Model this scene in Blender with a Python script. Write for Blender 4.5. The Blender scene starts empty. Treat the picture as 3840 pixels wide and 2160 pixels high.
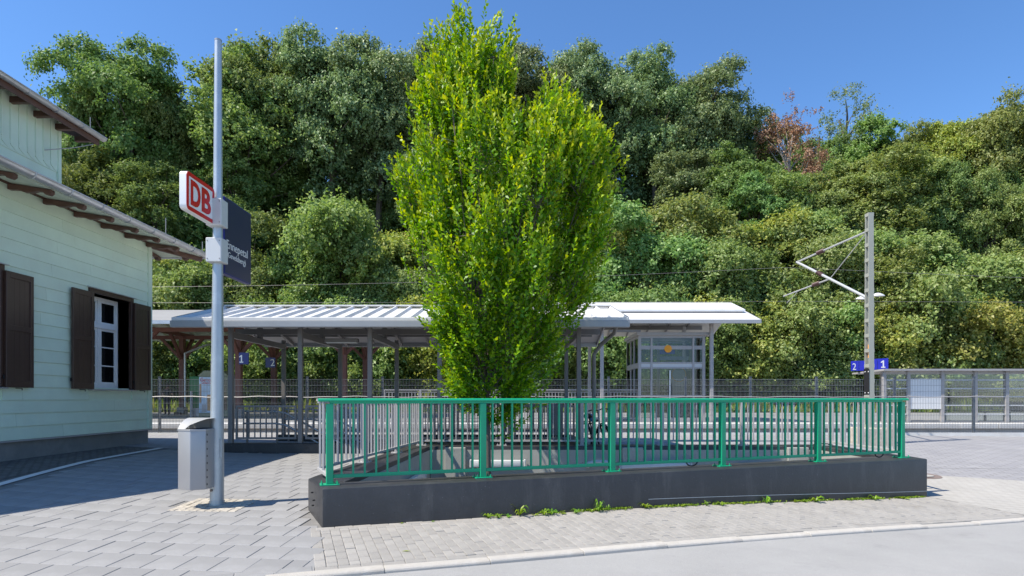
import bpy, bmesh, math, random
import numpy as np
from mathutils import Vector, Matrix

rnd = random.Random(7)
R = math.radians
scene = bpy.context.scene
col = scene.collection

# ------------------------------------------------------------------ camera, sky, sun, exposure
EYE = 1.5
FPX, CX, HY = 2250.0, 1920.0, 1493.0          # focal length / centre / horizon in photograph pixels
cam_data = bpy.data.cameras.new('camera')
cam_data.sensor_width = 36.0
cam_data.lens = FPX / 3840.0 * 36.0
cam_data.shift_y = (HY - 1080.0) / 3840.0
cam_data.clip_start = 0.05
cam_data.clip_end = 3000.0
cam = bpy.data.objects.new('camera', cam_data)
cam.location = (0, 0, EYE)
cam.rotation_euler = (R(90), 0, 0)
col.objects.link(cam)
scene.camera = cam

SUN_EL = R(56.0)
SUN_H = Vector((-0.924, -0.383))              # horizontal direction towards the sun
sun_dir = Vector((SUN_H.x * math.cos(SUN_EL), SUN_H.y * math.cos(SUN_EL), math.sin(SUN_EL)))
world = bpy.data.worlds.new('World')
scene.world = world
world.use_nodes = True
wn = world.node_tree
for n in list(wn.nodes):
    wn.nodes.remove(n)
sky_n = wn.nodes.new('ShaderNodeTexSky')
sky_n.sky_type = 'NISHITA'
sky_n.sun_disc = False
sky_n.sun_elevation = SUN_EL
sky_n.sun_rotation = math.atan2(SUN_H.x, SUN_H.y)
sky_n.altitude = 200.0
sky_n.air_density = 1.0
sky_n.dust_density = 0.05
sky_n.ozone_density = 8.5
bg = wn.nodes.new('ShaderNodeBackground')
bg.inputs['Strength'].default_value = 0.142
wo = wn.nodes.new('ShaderNodeOutputWorld')
sat_n = wn.nodes.new('ShaderNodeHueSaturation')
sat_n.inputs['Saturation'].default_value = 1.06
wn.links.new(sky_n.outputs[0], sat_n.inputs['Color'])
wn.links.new(sat_n.outputs[0], bg.inputs['Color'])
wn.links.new(bg.outputs[0], wo.inputs['Surface'])

sun_data = bpy.data.lights.new('sun', 'SUN')
sun_data.energy = 4.75
sun_data.angle = R(0.5)
sun_data.color = (1.0, 0.925, 0.80)
sun = bpy.data.objects.new('sun', sun_data)
sun.rotation_euler = (-sun_dir).to_track_quat('-Z', 'Y').to_euler()
col.objects.link(sun)

scene.view_settings.view_transform = 'Standard'
scene.view_settings.look = 'None'
scene.view_settings.exposure = 0.65
scene.view_settings.gamma = 1.0
scene.view_settings.use_curve_mapping = False


def PX(x, d): return (x - CX) / FPX * d        # photograph column at a depth -> world X
def PZ(y, d): return EYE - (y - HY) / FPX * d  # photograph row at a depth -> world Z

# ------------------------------------------------------------------ mesh helpers
org = {}


class MB:
    def __init__(s):
        s.v = []; s.f = []; s.mi = []; s.cur = 0

    def add(s, vs, fs):
        b = len(s.v)
        s.v += [tuple(p) for p in vs]
        for f in fs:
            s.f.append(tuple(b + i for i in f)); s.mi.append(s.cur)
        return s

    def box(s, x0, x1, y0, y1, z0, z1):
        return s.add([(x0, y0, z0), (x1, y0, z0), (x1, y1, z0), (x0, y1, z0), (x0, y0, z1), (x1, y0, z1), (x1, y1, z1), (x0, y1, z1)],
                     [(3, 2, 1, 0), (4, 5, 6, 7), (0, 1, 5, 4), (1, 2, 6, 5), (2, 3, 7, 6), (3, 0, 4, 7)])

    def extrude(s, poly, vec):                 # closed prism from a planar polygon
        n = len(poly); vec = Vector(vec)
        a = [Vector(p) for p in poly]; b = [p + vec for p in a]
        nrm = Vector((0, 0, 0))
        for i in range(n):
            p, q = a[i], a[(i + 1) % n]
            nrm += p.cross(q)
        fs = [tuple(range(n - 1, -1, -1)), tuple(range(n, 2 * n))] + [(i, (i + 1) % n, n + (i + 1) % n, n + i) for i in range(n)]
        if nrm.dot(vec) < 0:
            fs = [tuple(reversed(f)) for f in fs]
        return s.add(a + b, fs)

    def prism(s, poly2, z0, z1):
        return s.extrude([(p[0], p[1], z0) for p in poly2], (0, 0, z1 - z0))

    def bar(s, p0, p1, w, h, up=(0, 0, 1)):    # rectangular bar, w across, h along up
        p0 = Vector(p0); p1 = Vector(p1); d = (p1 - p0).normalized(); up = Vector(up)
        sd = d.cross(up)
        if sd.length < 1e-6: sd = d.cross(Vector((0, 1, 0)))
        sd.normalize(); u2 = sd.cross(d).normalized()
        q = [p0 + sd * a * w / 2 + u2 * b * h / 2 for a, b in ((-1, -1), (1, -1), (1, 1), (-1, 1))]
        return s.extrude(q, p1 - p0)

    def tube(s, p0, p1, r0, r1=None, n=8, cap=True):
        return s.path([p0, p1], [r0, r0 if r1 is None else r1], n, cap)

    def path(s, pts, rad, n=8, cap=True):
        pts = [Vector(p) for p in pts]
        if not isinstance(rad, (list, tuple)): rad = [rad] * len(pts)
        vs = []; fs = []
        ref = None
        for i, p in enumerate(pts):
            if i == 0: d = pts[1] - pts[0]
            elif i == len(pts) - 1: d = pts[-1] - pts[-2]
            else: d = (pts[i + 1] - pts[i]).normalized() + (pts[i] - pts[i - 1]).normalized()
            d.normalize()
            if ref is None:
                ref = Vector((0, 0, 1)) if abs(d.z) < 0.9 else Vector((1, 0, 0))
            a = d.cross(ref)
            if a.length < 1e-5: a = d.cross(Vector((0.3, 1, 0.2)))
            a.normalize(); b = d.cross(a).normalized()
            ref = a.cross(d).normalized() if i else ref
            for k in range(n):
                t = 2 * math.pi * k / n
                vs.append(p + (a * math.cos(t) + b * math.sin(t)) * rad[i])
        for i in range(len(pts) - 1):
            for k in range(n):
                k2 = (k + 1) % n
                fs.append((i * n + k, i * n + k2, (i + 1) * n + k2, (i + 1) * n + k))
        if cap:
            fs.append(tuple(range(n - 1, -1, -1))); m = (len(pts) - 1) * n
            fs.append(tuple(m + k for k in range(n)))
        return s.add(vs, fs)

    def grid(s, fn, us, vs):
        nu, nv = len(us), len(vs)
        P = [fn(u, v) for v in vs for u in us]
        return s.add(P, [(j * nu + i, j * nu + i + 1, (j + 1) * nu + i + 1, (j + 1) * nu + i) for j in range(nv - 1) for i in range(nu - 1)])

    def mesh(s, name, o=(0, 0, 0), smooth=False, bevel=0.0, seg=1):
        me = bpy.data.meshes.new(name)
        me.from_pydata([(p[0] - o[0], p[1] - o[1], p[2] - o[2]) for p in s.v], [], s.f)
        if any(s.mi): me.polygons.foreach_set('material_index', s.mi)
        if bevel > 0 or smooth == 'auto':
            bm = bmesh.new(); bm.from_mesh(me)
            if bevel > 0:
                es = [e for e in bm.edges if len(e.link_faces) == 2 and e.calc_face_angle(0) > 0.5]
                bmesh.ops.bevel(bm, geom=es, offset=bevel, segments=seg, affect='EDGES', profile=0.6)
            bm.to_mesh(me); bm.free()
        if smooth:
            me.polygons.foreach_set('use_smooth', [True] * len(me.polygons))
            if smooth == 'auto' or smooth is True:
                try: me.set_sharp_from_angle(angle=R(42))
                except Exception: pass
        me.update()
        return me

    def build(s, name, mat, parent=None, smooth=False, bevel=0.0, seg=1, label=None, kind=None, origin=None):
        o = org[parent.name] if parent else (origin or (0, 0, 0))
        me = s.mesh(name, o, smooth, bevel, seg)
        for m in (mat if isinstance(mat, (list, tuple)) else [mat]): me.materials.append(m)
        ob = bpy.data.objects.new(name, me)
        col.objects.link(ob)
        if parent: ob.parent = parent
        else: ob.location = o
        org[ob.name] = tuple(o)
        if label: ob['label'] = label
        if kind: ob['kind'] = kind
        return ob


def thing(name, loc, label, cat, group=None):
    o = bpy.data.objects.new(name, None)
    o.empty_display_size = 0.2
    o.location = loc; col.objects.link(o)
    o['label'] = label; o['category'] = cat
    if group: o['group'] = group
    org[o.name] = tuple(loc)
    return o


def tag(o, label, cat, group=None):
    o['label'] = label; o['category'] = cat
    if group: o['group'] = group
    return o


def piece(name, me, parent, mw, kind=None):    # linked copy of a mesh at a world matrix, child of parent
    ob = bpy.data.objects.new(name, me)
    col.objects.link(ob)
    if parent:
        ob.parent = parent
        ob.matrix_basis = Matrix.Translation(-Vector(org[parent.name])) @ mw
        org[ob.name] = tuple(mw.to_translation())
    else:
        ob.matrix_basis = mw
    return ob


def np_mesh(name, verts, faces, k=4):
    me = bpy.data.meshes.new(name)
    verts = np.asarray(verts, dtype=np.float32); faces = np.asarray(faces, dtype=np.int32)
    me.vertices.add(len(verts)); me.vertices.foreach_set('co', verts.ravel())
    me.loops.add(faces.size); me.loops.foreach_set('vertex_index', faces.ravel())
    me.polygons.add(len(faces))
    me.polygons.foreach_set('loop_start', np.arange(0, faces.size, k, dtype=np.int32))
    me.polygons.foreach_set('loop_total', np.full(len(faces), k, dtype=np.int32))
    me.update(calc_edges=True)
    return me


def text_mesh(txt, w=None, h=None, extrude=0.002, offset=0.0, shear=0.0):
    cu = bpy.data.curves.new('lettering', 'FONT'); cu.body = txt; cu.extrude = extrude; cu.offset = offset; cu.shear = shear
    cu.resolution_u = 4
    ob = bpy.data.objects.new('lettering', cu); col.objects.link(ob)
    bpy.context.view_layer.update()
    dg = bpy.context.evaluated_depsgraph_get()
    me = bpy.data.meshes.new_from_object(ob.evaluated_get(dg))
    bpy.data.objects.remove(ob)
    co = np.array([v.co[:] for v in me.vertices])
    mn, mx = co.min(0), co.max(0)
    sx = (w / (mx[0] - mn[0])) if w else None
    sy = (h / (mx[1] - mn[1])) if h else sx
    if sx is None: sx = sy
    co[:, 0] = (co[:, 0] - mn[0]) * sx; co[:, 1] = (co[:, 1] - mn[1]) * sy
    me.vertices.foreach_set('co', co.astype(np.float32).ravel()); me.update()
    return me

# ------------------------------------------------------------------ materials


def M(name, c, rough=0.6, metal=0.0, var=0.10, vs=2.0, bump=0.0, bs=60.0, rand=0.0, spec=0.5, stain=None, ss=1.2, streak=False):
    m = bpy.data.materials.new(name); m.use_nodes = True
    nt = m.node_tree; N = nt.nodes; L = nt.links
    b = N['Principled BSDF']
    b.inputs['Roughness'].default_value = rough; b.inputs['Metallic'].default_value = metal
    b.inputs['Specular IOR Level'].default_value = spec
    tc = N.new('ShaderNodeTexCoord')
    nz = N.new('ShaderNodeTexNoise'); nz.inputs['Scale'].default_value = vs; nz.inputs['Detail'].default_value = 6; nz.inputs['Roughness'].default_value = 0.65
    if streak:
        mp = N.new('ShaderNodeMapping'); mp.inputs['Scale'].default_value = (1, 1, 0.12)
        L.new(tc.outputs['Object'], mp.inputs[0]); L.new(mp.outputs[0], nz.inputs['Vector'])
    else:
        L.new(tc.outputs['Object'], nz.inputs['Vector'])
    mr = N.new('ShaderNodeMapRange'); mr.inputs[1].default_value = 0.25; mr.inputs[2].default_value = 0.75
    mr.inputs[3].default_value = 1 - var; mr.inputs[4].default_value = 1 + var
    L.new(nz.outputs[0], mr.inputs[0])
    fac = mr.outputs[0]
    if rand:
        oi = N.new('ShaderNodeObjectInfo'); m2 = N.new('ShaderNodeMapRange'); m2.inputs[3].default_value = 1 - rand; m2.inputs[4].default_value = 1 + rand
        L.new(oi.outputs['Random'], m2.inputs[0])
        mm = N.new('ShaderNodeMath'); mm.operation = 'MULTIPLY'; L.new(fac, mm.inputs[0]); L.new(m2.outputs[0], mm.inputs[1]); fac = mm.outputs[0]
    vm = N.new('ShaderNodeVectorMath'); vm.operation = 'SCALE'; vm.inputs[0].default_value = c; L.new(fac, vm.inputs['Scale'])
    out = vm.outputs[0]
    if stain:
        n2 = N.new('ShaderNodeTexNoise'); n2.inputs['Scale'].default_value = ss; n2.inputs['Detail'].default_value = 8; n2.inputs['Roughness'].default_value = 0.7
        L.new(tc.outputs['Object'], n2.inputs['Vector'])
        r2 = N.new('ShaderNodeMapRange'); r2.inputs[1].default_value = 0.5; r2.inputs[2].default_value = 0.72; L.new(n2.outputs[0], r2.inputs[0])
        mx = N.new('ShaderNodeMix'); mx.data_type = 'RGBA'; mx.inputs[7].default_value = (*stain[:3], 1)
        sc = N.new('ShaderNodeMath'); sc.operation = 'MULTIPLY'; sc.inputs[1].default_value = stain[3]; L.new(r2.outputs[0], sc.inputs[0])
        L.new(sc.outputs[0], mx.inputs[0]); L.new(out, mx.inputs[6]); out = mx.outputs[2]
    L.new(out, b.inputs['Base Color'])
    if bump:
        n3 = N.new('ShaderNodeTexNoise'); n3.inputs['Scale'].default_value = bs; n3.inputs['Detail'].default_value = 4
        L.new(tc.outputs['Object'], n3.inputs['Vector'])
        bp = N.new('ShaderNodeBump'); bp.inputs['Strength'].default_value = bump; bp.inputs['Distance'].default_value = 0.01
        L.new(n3.outputs[0], bp.inputs['Height']); L.new(bp.outputs[0], b.inputs['Normal'])
    return m


def speckle(m, c, scale=300.0, lo=0.62, hi=0.7, amt=0.6):   # sparse mineral specks / pin holes mixed over a material
    nt = m.node_tree; N = nt.nodes; L = nt.links; b = N['Principled BSDF']
    src = b.inputs['Base Color'].links[0].from_socket
    tc = N.new('ShaderNodeTexCoord'); nz = N.new('ShaderNodeTexNoise'); nz.inputs['Scale'].default_value = scale; nz.inputs['Detail'].default_value = 2
    L.new(tc.outputs['Object'], nz.inputs['Vector'])
    r = N.new('ShaderNodeMapRange'); r.inputs[1].default_value = lo; r.inputs[2].default_value = hi; r.inputs[4].default_value = amt; L.new(nz.outputs[0], r.inputs[0])
    mx = N.new('ShaderNodeMix'); mx.data_type = 'RGBA'; mx.inputs[7].default_value = (*c, 1)
    L.new(r.outputs[0], mx.inputs[0]); L.new(src, mx.inputs[6]); L.new(mx.outputs[2], b.inputs['Base Color'])
    return m


def leaf_mat(name, cols, trans=0.35, gloss=0.06, objvar=0.12, tip=None, rough=0.45):
    m = bpy.data.materials.new(name); m.use_nodes = True
    nt = m.node_tree; N = nt.nodes; L = nt.links
    for n in list(N): N.remove(n)
    out = N.new('ShaderNodeOutputMaterial')
    geo = N.new('ShaderNodeNewGeometry')
    cr = N.new('ShaderNodeValToRGB'); e = cr.color_ramp.elements
    e[0].position = 0.0; e[0].color = (*cols[0], 1); e[1].position = 1.0; e[1].color = (*cols[-1], 1)
    for i, c in enumerate(cols[1:-1]):
        k = e.new((i + 1) / (len(cols) - 1)); k.color = (*c, 1)
    L.new(geo.outputs['Random Per Island'], cr.inputs[0])
    c = cr.outputs[0]
    if tip:
        at = N.new('ShaderNodeAttribute'); at.attribute_name = 'young'  # tip growth, weakened low down for the crown's own shade
        mx = N.new('ShaderNodeMix'); mx.data_type = 'RGBA'; mx.inputs[7].default_value = (*tip, 1)
        L.new(at.outputs['Fac'], mx.inputs[0]); L.new(c, mx.inputs[6]); c = mx.outputs[2]
    oi = N.new('ShaderNodeObjectInfo'); hs = N.new('ShaderNodeHueSaturation')
    mh = N.new('ShaderNodeMapRange'); mh.inputs[3].default_value = 0.5 - objvar * 0.16; mh.inputs[4].default_value = 0.5 + objvar * 0.16
    mv = N.new('ShaderNodeMapRange'); mv.inputs[3].default_value = 1 - objvar; mv.inputs[4].default_value = 1 + objvar
    L.new(oi.outputs['Random'], mh.inputs[0]); L.new(oi.outputs['Random'], mv.inputs[0])
    L.new(mh.outputs[0], hs.inputs['Hue']); L.new(mv.outputs[0], hs.inputs['Value']); L.new(c, hs.inputs['Color'])
    c = hs.outputs[0]
    d = N.new('ShaderNodeBsdfDiffuse'); L.new(c, d.inputs[0])
    t = N.new('ShaderNodeBsdfTranslucent')
    h2 = N.new('ShaderNodeHueSaturation'); h2.inputs['Hue'].default_value = 0.485; h2.inputs['Saturation'].default_value = 1.15; h2.inputs['Value'].default_value = 1.25
    L.new(c, h2.inputs['Color']); L.new(h2.outputs[0], t.inputs[0])
    mxs = N.new('ShaderNodeMixShader'); mxs.inputs[0].default_value = trans
    L.new(d.outputs[0], mxs.inputs[1]); L.new(t.outputs[0], mxs.inputs[2])
    g = N.new('ShaderNodeBsdfGlossy'); g.inputs['Roughness'].default_value = rough
    mg = N.new('ShaderNodeMixShader'); mg.inputs[0].default_value = gloss
    L.new(mxs.outputs[0], mg.inputs[1]); L.new(g.outputs[0], mg.inputs[2])
    L.new(mg.outputs[0], out.inputs[0])
    return m


def glass_mat(name, tint=(0.75, 0.8, 0.8), refl=0.16):
    m = bpy.data.materials.new(name); m.use_nodes = True
    nt = m.node_tree; N = nt.nodes; L = nt.links
    for n in list(N): N.remove(n)
    out = N.new('ShaderNodeOutputMaterial'); tr = N.new('ShaderNodeBsdfTransparent'); tr.inputs[0].default_value = (*tint, 1)
    g = N.new('ShaderNodeBsdfGlossy'); g.inputs['Roughness'].default_value = 0.02
    fr = N.new('ShaderNodeFresnel'); fr.inputs[0].default_value = 1.5
    ad = N.new('ShaderNodeMath'); ad.operation = 'ADD'; ad.inputs[1].default_value = refl - 0.04; L.new(fr.outputs[0], ad.inputs[0])
    mx = N.new('ShaderNodeMixShader'); L.new(ad.outputs[0], mx.inputs[0]); L.new(tr.outputs[0], mx.inputs[1]); L.new(g.outputs[0], mx.inputs[2])
    L.new(mx.outputs[0], out.inputs[0])
    return m


def brick_tex(m, c2, w, h, rot=0.0, mortar=(0.09, 0.085, 0.08), msize=0.012, amt=1.0):   # far paving: fine joint pattern on a sheet
    nt = m.node_tree; N = nt.nodes; L = nt.links; b = N['Principled BSDF']
    src = b.inputs['Base Color'].links[0].from_socket
    tc = N.new('ShaderNodeTexCoord'); mp = N.new('ShaderNodeMapping'); mp.inputs['Rotation'].default_value = (0, 0, rot)
    L.new(tc.outputs['Object'], mp.inputs[0])
    br = N.new('ShaderNodeTexBrick'); br.inputs['Scale'].default_value = 1.0; br.inputs['Brick Width'].default_value = w; br.inputs['Row Height'].default_value = h
    br.inputs['Mortar Size'].default_value = msize; br.inputs['Color1'].default_value = (1, 1, 1, 1); br.inputs['Color2'].default_value = (*c2, 1)
    br.inputs['Mortar'].default_value = (*[x * 6 for x in mortar], 1); br.inputs['Mortar Smooth'].default_value = 0.3
    L.new(mp.outputs[0], br.inputs[0])
    mx = N.new('ShaderNodeMix'); mx.data_type = 'RGBA'; mx.blend_type = 'MULTIPLY'; mx.inputs[0].default_value = amt
    L.new(src, mx.inputs[6]); L.new(br.outputs[0], mx.inputs[7]); L.new(mx.outputs[2], b.inputs['Base Color'])
    return m


mt = {}
mt['slab'] = speckle(M('grey_slab_concrete', (0.250, 0.247, 0.245), 0.75, var=0.10, vs=1.4, bump=0.12, bs=140, rand=0.055, stain=(0.38, 0.378, 0.378, 0.35), ss=1.7), (0.40, 0.40, 0.41), 160, 0.6, 0.75, 0.3)
mt['brick'] = speckle(M('grey_sidewalk_brick', (0.305, 0.29, 0.268), 0.9, var=0.12, vs=3.0, bump=0.5, bs=120, rand=0.10, stain=(0.22, 0.205, 0.185, 0.6), ss=2.2), (0.46, 0.45, 0.43), 140, 0.55, 0.7, 0.45)
mt['kerb'] = speckle(M('pale_kerb_concrete', (0.45, 0.425, 0.385), 0.9, var=0.10, vs=4, bump=0.5, bs=110, rand=0.07, stain=(0.32, 0.29, 0.25, 0.55), ss=3.5), (0.33, 0.30, 0.26), 150, 0.58, 0.7, 0.5)
mt['asphalt'] = speckle(speckle(M('worn_asphalt', (0.31, 0.307, 0.30), 0.92, var=0.10, vs=0.9, bump=0.6, bs=170, stain=(0.37, 0.365, 0.355, 0.5), ss=0.8), (0.52, 0.51, 0.49), 210, 0.56, 0.68, 0.55), (0.10, 0.10, 0.10), 190, 0.60, 0.7, 0.5)
mt['joint'] = M('joint_sand', (0.19, 0.185, 0.178), 0.95, var=0.2, vs=9, bump=0.3)
mt['paving_dark'] = brick_tex(M('far_plaza_pavers', (0.30, 0.296, 0.30), 0.85, var=0.09, vs=0.8, stain=(0.33, 0.33, 0.33, 0.4), ss=0.7), (0.86, 0.86, 0.88), 0.31, 0.19, rot=R(14), msize=0.010)
mt['paving_light'] = brick_tex(M('pale_plaza_pavers', (0.40, 0.385, 0.355), 0.9, var=0.09, vs=1.1, bump=0.3, bs=100, stain=(0.36, 0.34, 0.31, 0.5), ss=1.6), (0.92, 0.92, 0.92), 0.2, 0.1, rot=R(-20), msize=0.007, amt=0.7)
mt['cobble'] = brick_tex(M('rough_cobble', (0.16, 0.155, 0.15), 0.95, var=0.3, vs=9, bump=0.9, bs=30, stain=(0.30, 0.29, 0.27, 0.5), ss=6), (0.7, 0.7, 0.7), 0.14, 0.10, msize=0.02)
mt['white_paint'] = M('white_line_paint', (0.70, 0.69, 0.67), 0.8, var=0.06, vs=8)
mt['footing'] = M('pale_cobble_footing', (0.40, 0.365, 0.31), 0.95, var=0.2, vs=14, bump=0.6, bs=50, rand=0.1)
mt['wall_dark'] = speckle(speckle(M('anthracite_paint_concrete', (0.030, 0.030, 0.033), 0.42, var=0.10, vs=2.5, bump=0.25, bs=35, stain=(0.062, 0.062, 0.065, 0.5), ss=1.5), (0.012, 0.012, 0.014), 22, 0.72, 0.76, 0.9), (0.34, 0.35, 0.37), 70, 0.735, 0.78, 0.7)
def weather(m, c, scale, lo, hi, amt, zs=1.0):
    nt = m.node_tree; N = nt.nodes; L = nt.links; b = N['Principled BSDF']; src = b.inputs['Base Color'].links[0].from_socket
    tc = N.new('ShaderNodeTexCoord'); mp = N.new('ShaderNodeMapping'); mp.inputs['Scale'].default_value = (1, 1, zs); nz = N.new('ShaderNodeTexNoise'); nz.inputs['Scale'].default_value = scale; nz.inputs['Detail'].default_value = 9; nz.inputs['Roughness'].default_value = .72
    L.new(tc.outputs['Object'], mp.inputs[0]); L.new(mp.outputs[0], nz.inputs['Vector'])
    r = N.new('ShaderNodeMapRange'); r.inputs[1].default_value = lo; r.inputs[2].default_value = hi; r.inputs[4].default_value = amt; L.new(nz.outputs[0], r.inputs[0])
    mx = N.new('ShaderNodeMix'); mx.data_type = 'RGBA'; mx.inputs[7].default_value = (*c, 1); L.new(r.outputs[0], mx.inputs[0]); L.new(src, mx.inputs[6]); L.new(mx.outputs[2], b.inputs['Base Color'])
    return m
weather(mt['wall_dark'], (0.11, 0.108, 0.106), 3.2, .54, .76, .5, .18)
weather(mt['wall_dark'], (0.030, 0.031, 0.035), 5.0, .55, .75, .6)
weather(mt['asphalt'], (0.17, 0.168, 0.165), 1.3, .58, .72, .45)
weather(mt['slab'], (0.17, 0.165, 0.16), 2.4, .60, .74, .35)
weather(mt['brick'], (0.15, 0.135, 0.115), 1.8, .56, .74, .5)
mt['pit'] = speckle(M('pit_concrete_paint', (0.36, 0.365, 0.335), 0.8, var=0.12, vs=1.5, bump=0.2, bs=40, stain=(0.26, 0.265, 0.25, 0.5), ss=1.3), (0.10, 0.10, 0.09), 25, 0.72, 0.76, 0.8)
mt['green'] = M('green_rail_paint', (0.002, 0.31, 0.15), 0.45, var=0.06, vs=3, stain=(0.02, 0.38, 0.22, 0.35), ss=4)
mt['grey_rail'] = M('grey_rail_paint', (0.40, 0.39, 0.385), 0.45, var=0.07, vs=4)
mt['steel'] = M('brown_grey_steel', (0.20, 0.188, 0.182), 0.45, var=0.07, vs=3)
mt['steel_light'] = M('light_grey_steel', (0.36, 0.345, 0.34), 0.45, var=0.06, vs=3)
mt['fascia'] = M('grey_gutter_metal', (0.34, 0.345, 0.355), 0.4, metal=0.2, var=0.07, vs=2)
mt['roof_white'] = M('white_roof_sheet', (0.66, 0.66, 0.655), 0.45, var=0.04, vs=1.5, stain=(0.50, 0.50, 0.48, 0.4), ss=1.3)
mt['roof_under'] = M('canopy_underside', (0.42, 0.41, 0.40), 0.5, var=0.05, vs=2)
mt['roof_cream'] = M('cream_underside', (0.66, 0.63, 0.58), 0.6, var=0.05, vs=2)
mt['galv'] = M('galvanised_steel', (0.42, 0.455, 0.48), 0.42, metal=0.55, var=0.16, vs=5, bump=0.06, bs=25, stain=(0.60, 0.63, 0.64, 0.6), ss=4.5, streak=True)
mt['bin'] = M('bin_grey_paint', (0.36, 0.355, 0.36), 0.35, metal=0.3, var=0.04, vs=3)
mt['bin_hood'] = M('bin_hood_metal', (0.50, 0.50, 0.50), 0.35, metal=0.3, var=0.04, vs=3)
mt['black'] = M('black_rubber', (0.012, 0.012, 0.013), 0.6)
mt['dark_void'] = M('interior_shade', (0.02, 0.02, 0.022), 0.7)
mt['box_grey'] = M('light_grey_plastic', (0.56, 0.57, 0.57), 0.4, var=0.03)
mt['white'] = M('white_enamel', (0.78, 0.78, 0.77), 0.35, var=0.03)
mt['red'] = M('sign_red', (0.60, 0.004, 0.013), 0.35, var=0.03)
mt['navy'] = M('sign_navy', (0.008, 0.014, 0.15), 0.3, var=0.03)
mt['navy_shaded'] = M('sign_navy_shaded', (0.012, 0.016, 0.075), 0.35, var=0.03)  # darker navy copy, shade of the sun-averted board face put into colour
mt['wood_green'] = M('pale_green_timber', (0.65, 0.765, 0.61), 0.6, var=0.06, vs=2.2, bump=0.08, bs=40, rand=0.045, stain=(0.62, 0.68, 0.54, 0.5), ss=1.5)
mt['soffit'] = M('green_soffit_board', (0.62, 0.67, 0.55), 0.7, var=0.08, vs=3, rand=0.05)
mt['brown'] = M('dark_brown_shutter', (0.060, 0.031, 0.022), 0.4, var=0.12, vs=3, rand=0.05)
mt['brown_tail'] = M('brown_rafter', (0.115, 0.058, 0.040), 0.55, var=0.15, vs=6, rand=0.08)
mt['brown_post'] = M('red_brown_timber', (0.13, 0.048, 0.032), 0.6, var=0.15, vs=6, rand=0.06)
mt['plinth'] = M('grey_plinth_render', (0.20, 0.20, 0.195), 0.9, var=0.14, vs=1.6, bump=0.3, bs=30, stain=(0.31, 0.30, 0.28, 0.6), ss=1.1)
mt['zinc'] = M('zinc_gutter', (0.48, 0.49, 0.50), 0.38, metal=0.55, var=0.14, vs=3, stain=(0.36, 0.34, 0.32, 0.5), ss=2.5)
mt['tile_roof'] = M('dark_roof_tiles', (0.07, 0.06, 0.058), 0.8, var=0.2, vs=5)
mt['win_white'] = M('white_window_paint', (0.80, 0.80, 0.80), 0.4, var=0.03)
mt['pane_dark'] = M('dark_window_pane', (0.006, 0.007, 0.009), 0.04, var=0.1, spec=0.6)
mt['glass'] = glass_mat('clear_glass', (0.84, 0.88, 0.87), 0.05)
mt['glass_lift'] = glass_mat('lift_glass', (0.72, 0.75, 0.75), 0.05)
mt['fence'] = M('anthracite_fence', (0.10, 0.115, 0.13), 0.5, var=0.05)
mt['fence_galv'] = M('grey_fence_rod', (0.20, 0.21, 0.22), 0.5, metal=0.2, var=0.05)
mt['mast'] = M('grey_green_mast', (0.33, 0.335, 0.285), 0.5, var=0.10, vs=2, stain=(0.28, 0.27, 0.22, 0.5), ss=2)
mt['insul'] = M('brown_insulator', (0.085, 0.042, 0.036), 0.35)
mt['tube_alu'] = M('aluminium_tube', (0.60, 0.60, 0.58), 0.4, metal=0.4, var=0.05)
mt['orange'] = M('orange_plastic', (0.85, 0.33, 0.01), 0.5)
mt['blue'] = M('sign_blue', (0.018, 0.022, 0.46), 0.4)
mt['concrete'] = speckle(M('platform_concrete', (0.46, 0.43, 0.385), 0.9, var=0.12, vs=1.1, bump=0.2, bs=40, stain=(0.27, 0.215, 0.165, 0.6), ss=1.4, streak=True), (0.3, 0.28, 0.25), 60, 0.6, 0.75, 0.4)
mt['coping'] = M('pale_platform_coping', (0.66, 0.645, 0.61), 0.85, var=0.06, vs=2, rand=0.05, stain=(0.50, 0.46, 0.41, 0.5), ss=1.6)
mt['rough_conc'] = M('rough_foundation', (0.46, 0.41, 0.34), 0.95, var=0.22, vs=7, bump=0.9, bs=18, stain=(0.26, 0.21, 0.16, 0.7), ss=5)
mt['platform'] = M('platform_surface', (0.26, 0.26, 0.255), 0.85, var=0.08, vs=1)
mt['ballast'] = M('track_ballast', (0.14, 0.115, 0.095), 0.95, var=0.3, vs=12, bump=0.8, bs=25)
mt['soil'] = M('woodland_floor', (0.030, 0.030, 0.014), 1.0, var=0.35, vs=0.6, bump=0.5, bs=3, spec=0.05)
mt['bench'] = M('green_bench_wire', (0.03, 0.085, 0.06), 0.5)
mt['vend_olive'] = M('olive_machine_paint', (0.23, 0.24, 0.15), 0.5)
mt['vend_green'] = M('green_machine_paint', (0.01, 0.14, 0.03), 0.45)
mt['poster_sky'] = M('poster_pale_blue', (0.50, 0.62, 0.72), 0.4, var=0.25, vs=2)
mt['poster_warm'] = M('poster_tan', (0.52, 0.28, 0.12), 0.4, var=0.5, vs=5)
mt['skin'] = M('skin', (0.42, 0.22, 0.15), 0.6)
mt['shirt'] = M('black_shirt', (0.012, 0.014, 0.022), 0.8)
mt['trouser'] = M('dark_trousers', (0.010, 0.011, 0.014), 0.85)
mt['hair'] = M('dark_hair', (0.015, 0.010, 0.008), 0.6)
mt['bark'] = M('grey_brown_bark', (0.11, 0.09, 0.07), 0.9, var=0.25, vs=8, bump=0.5, bs=20)
mt['bark_young'] = M('young_grey_bark', (0.115, 0.095, 0.078), 0.85, var=0.25, vs=9, bump=0.4, bs=22)
mt['bark_pale'] = M('pale_bark', (0.30, 0.27, 0.23), 0.85, var=0.2, vs=8)
mt['strip'] = M('frosted_strip_light', (0.68, 0.69, 0.68), 0.35, var=0.03)
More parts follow.
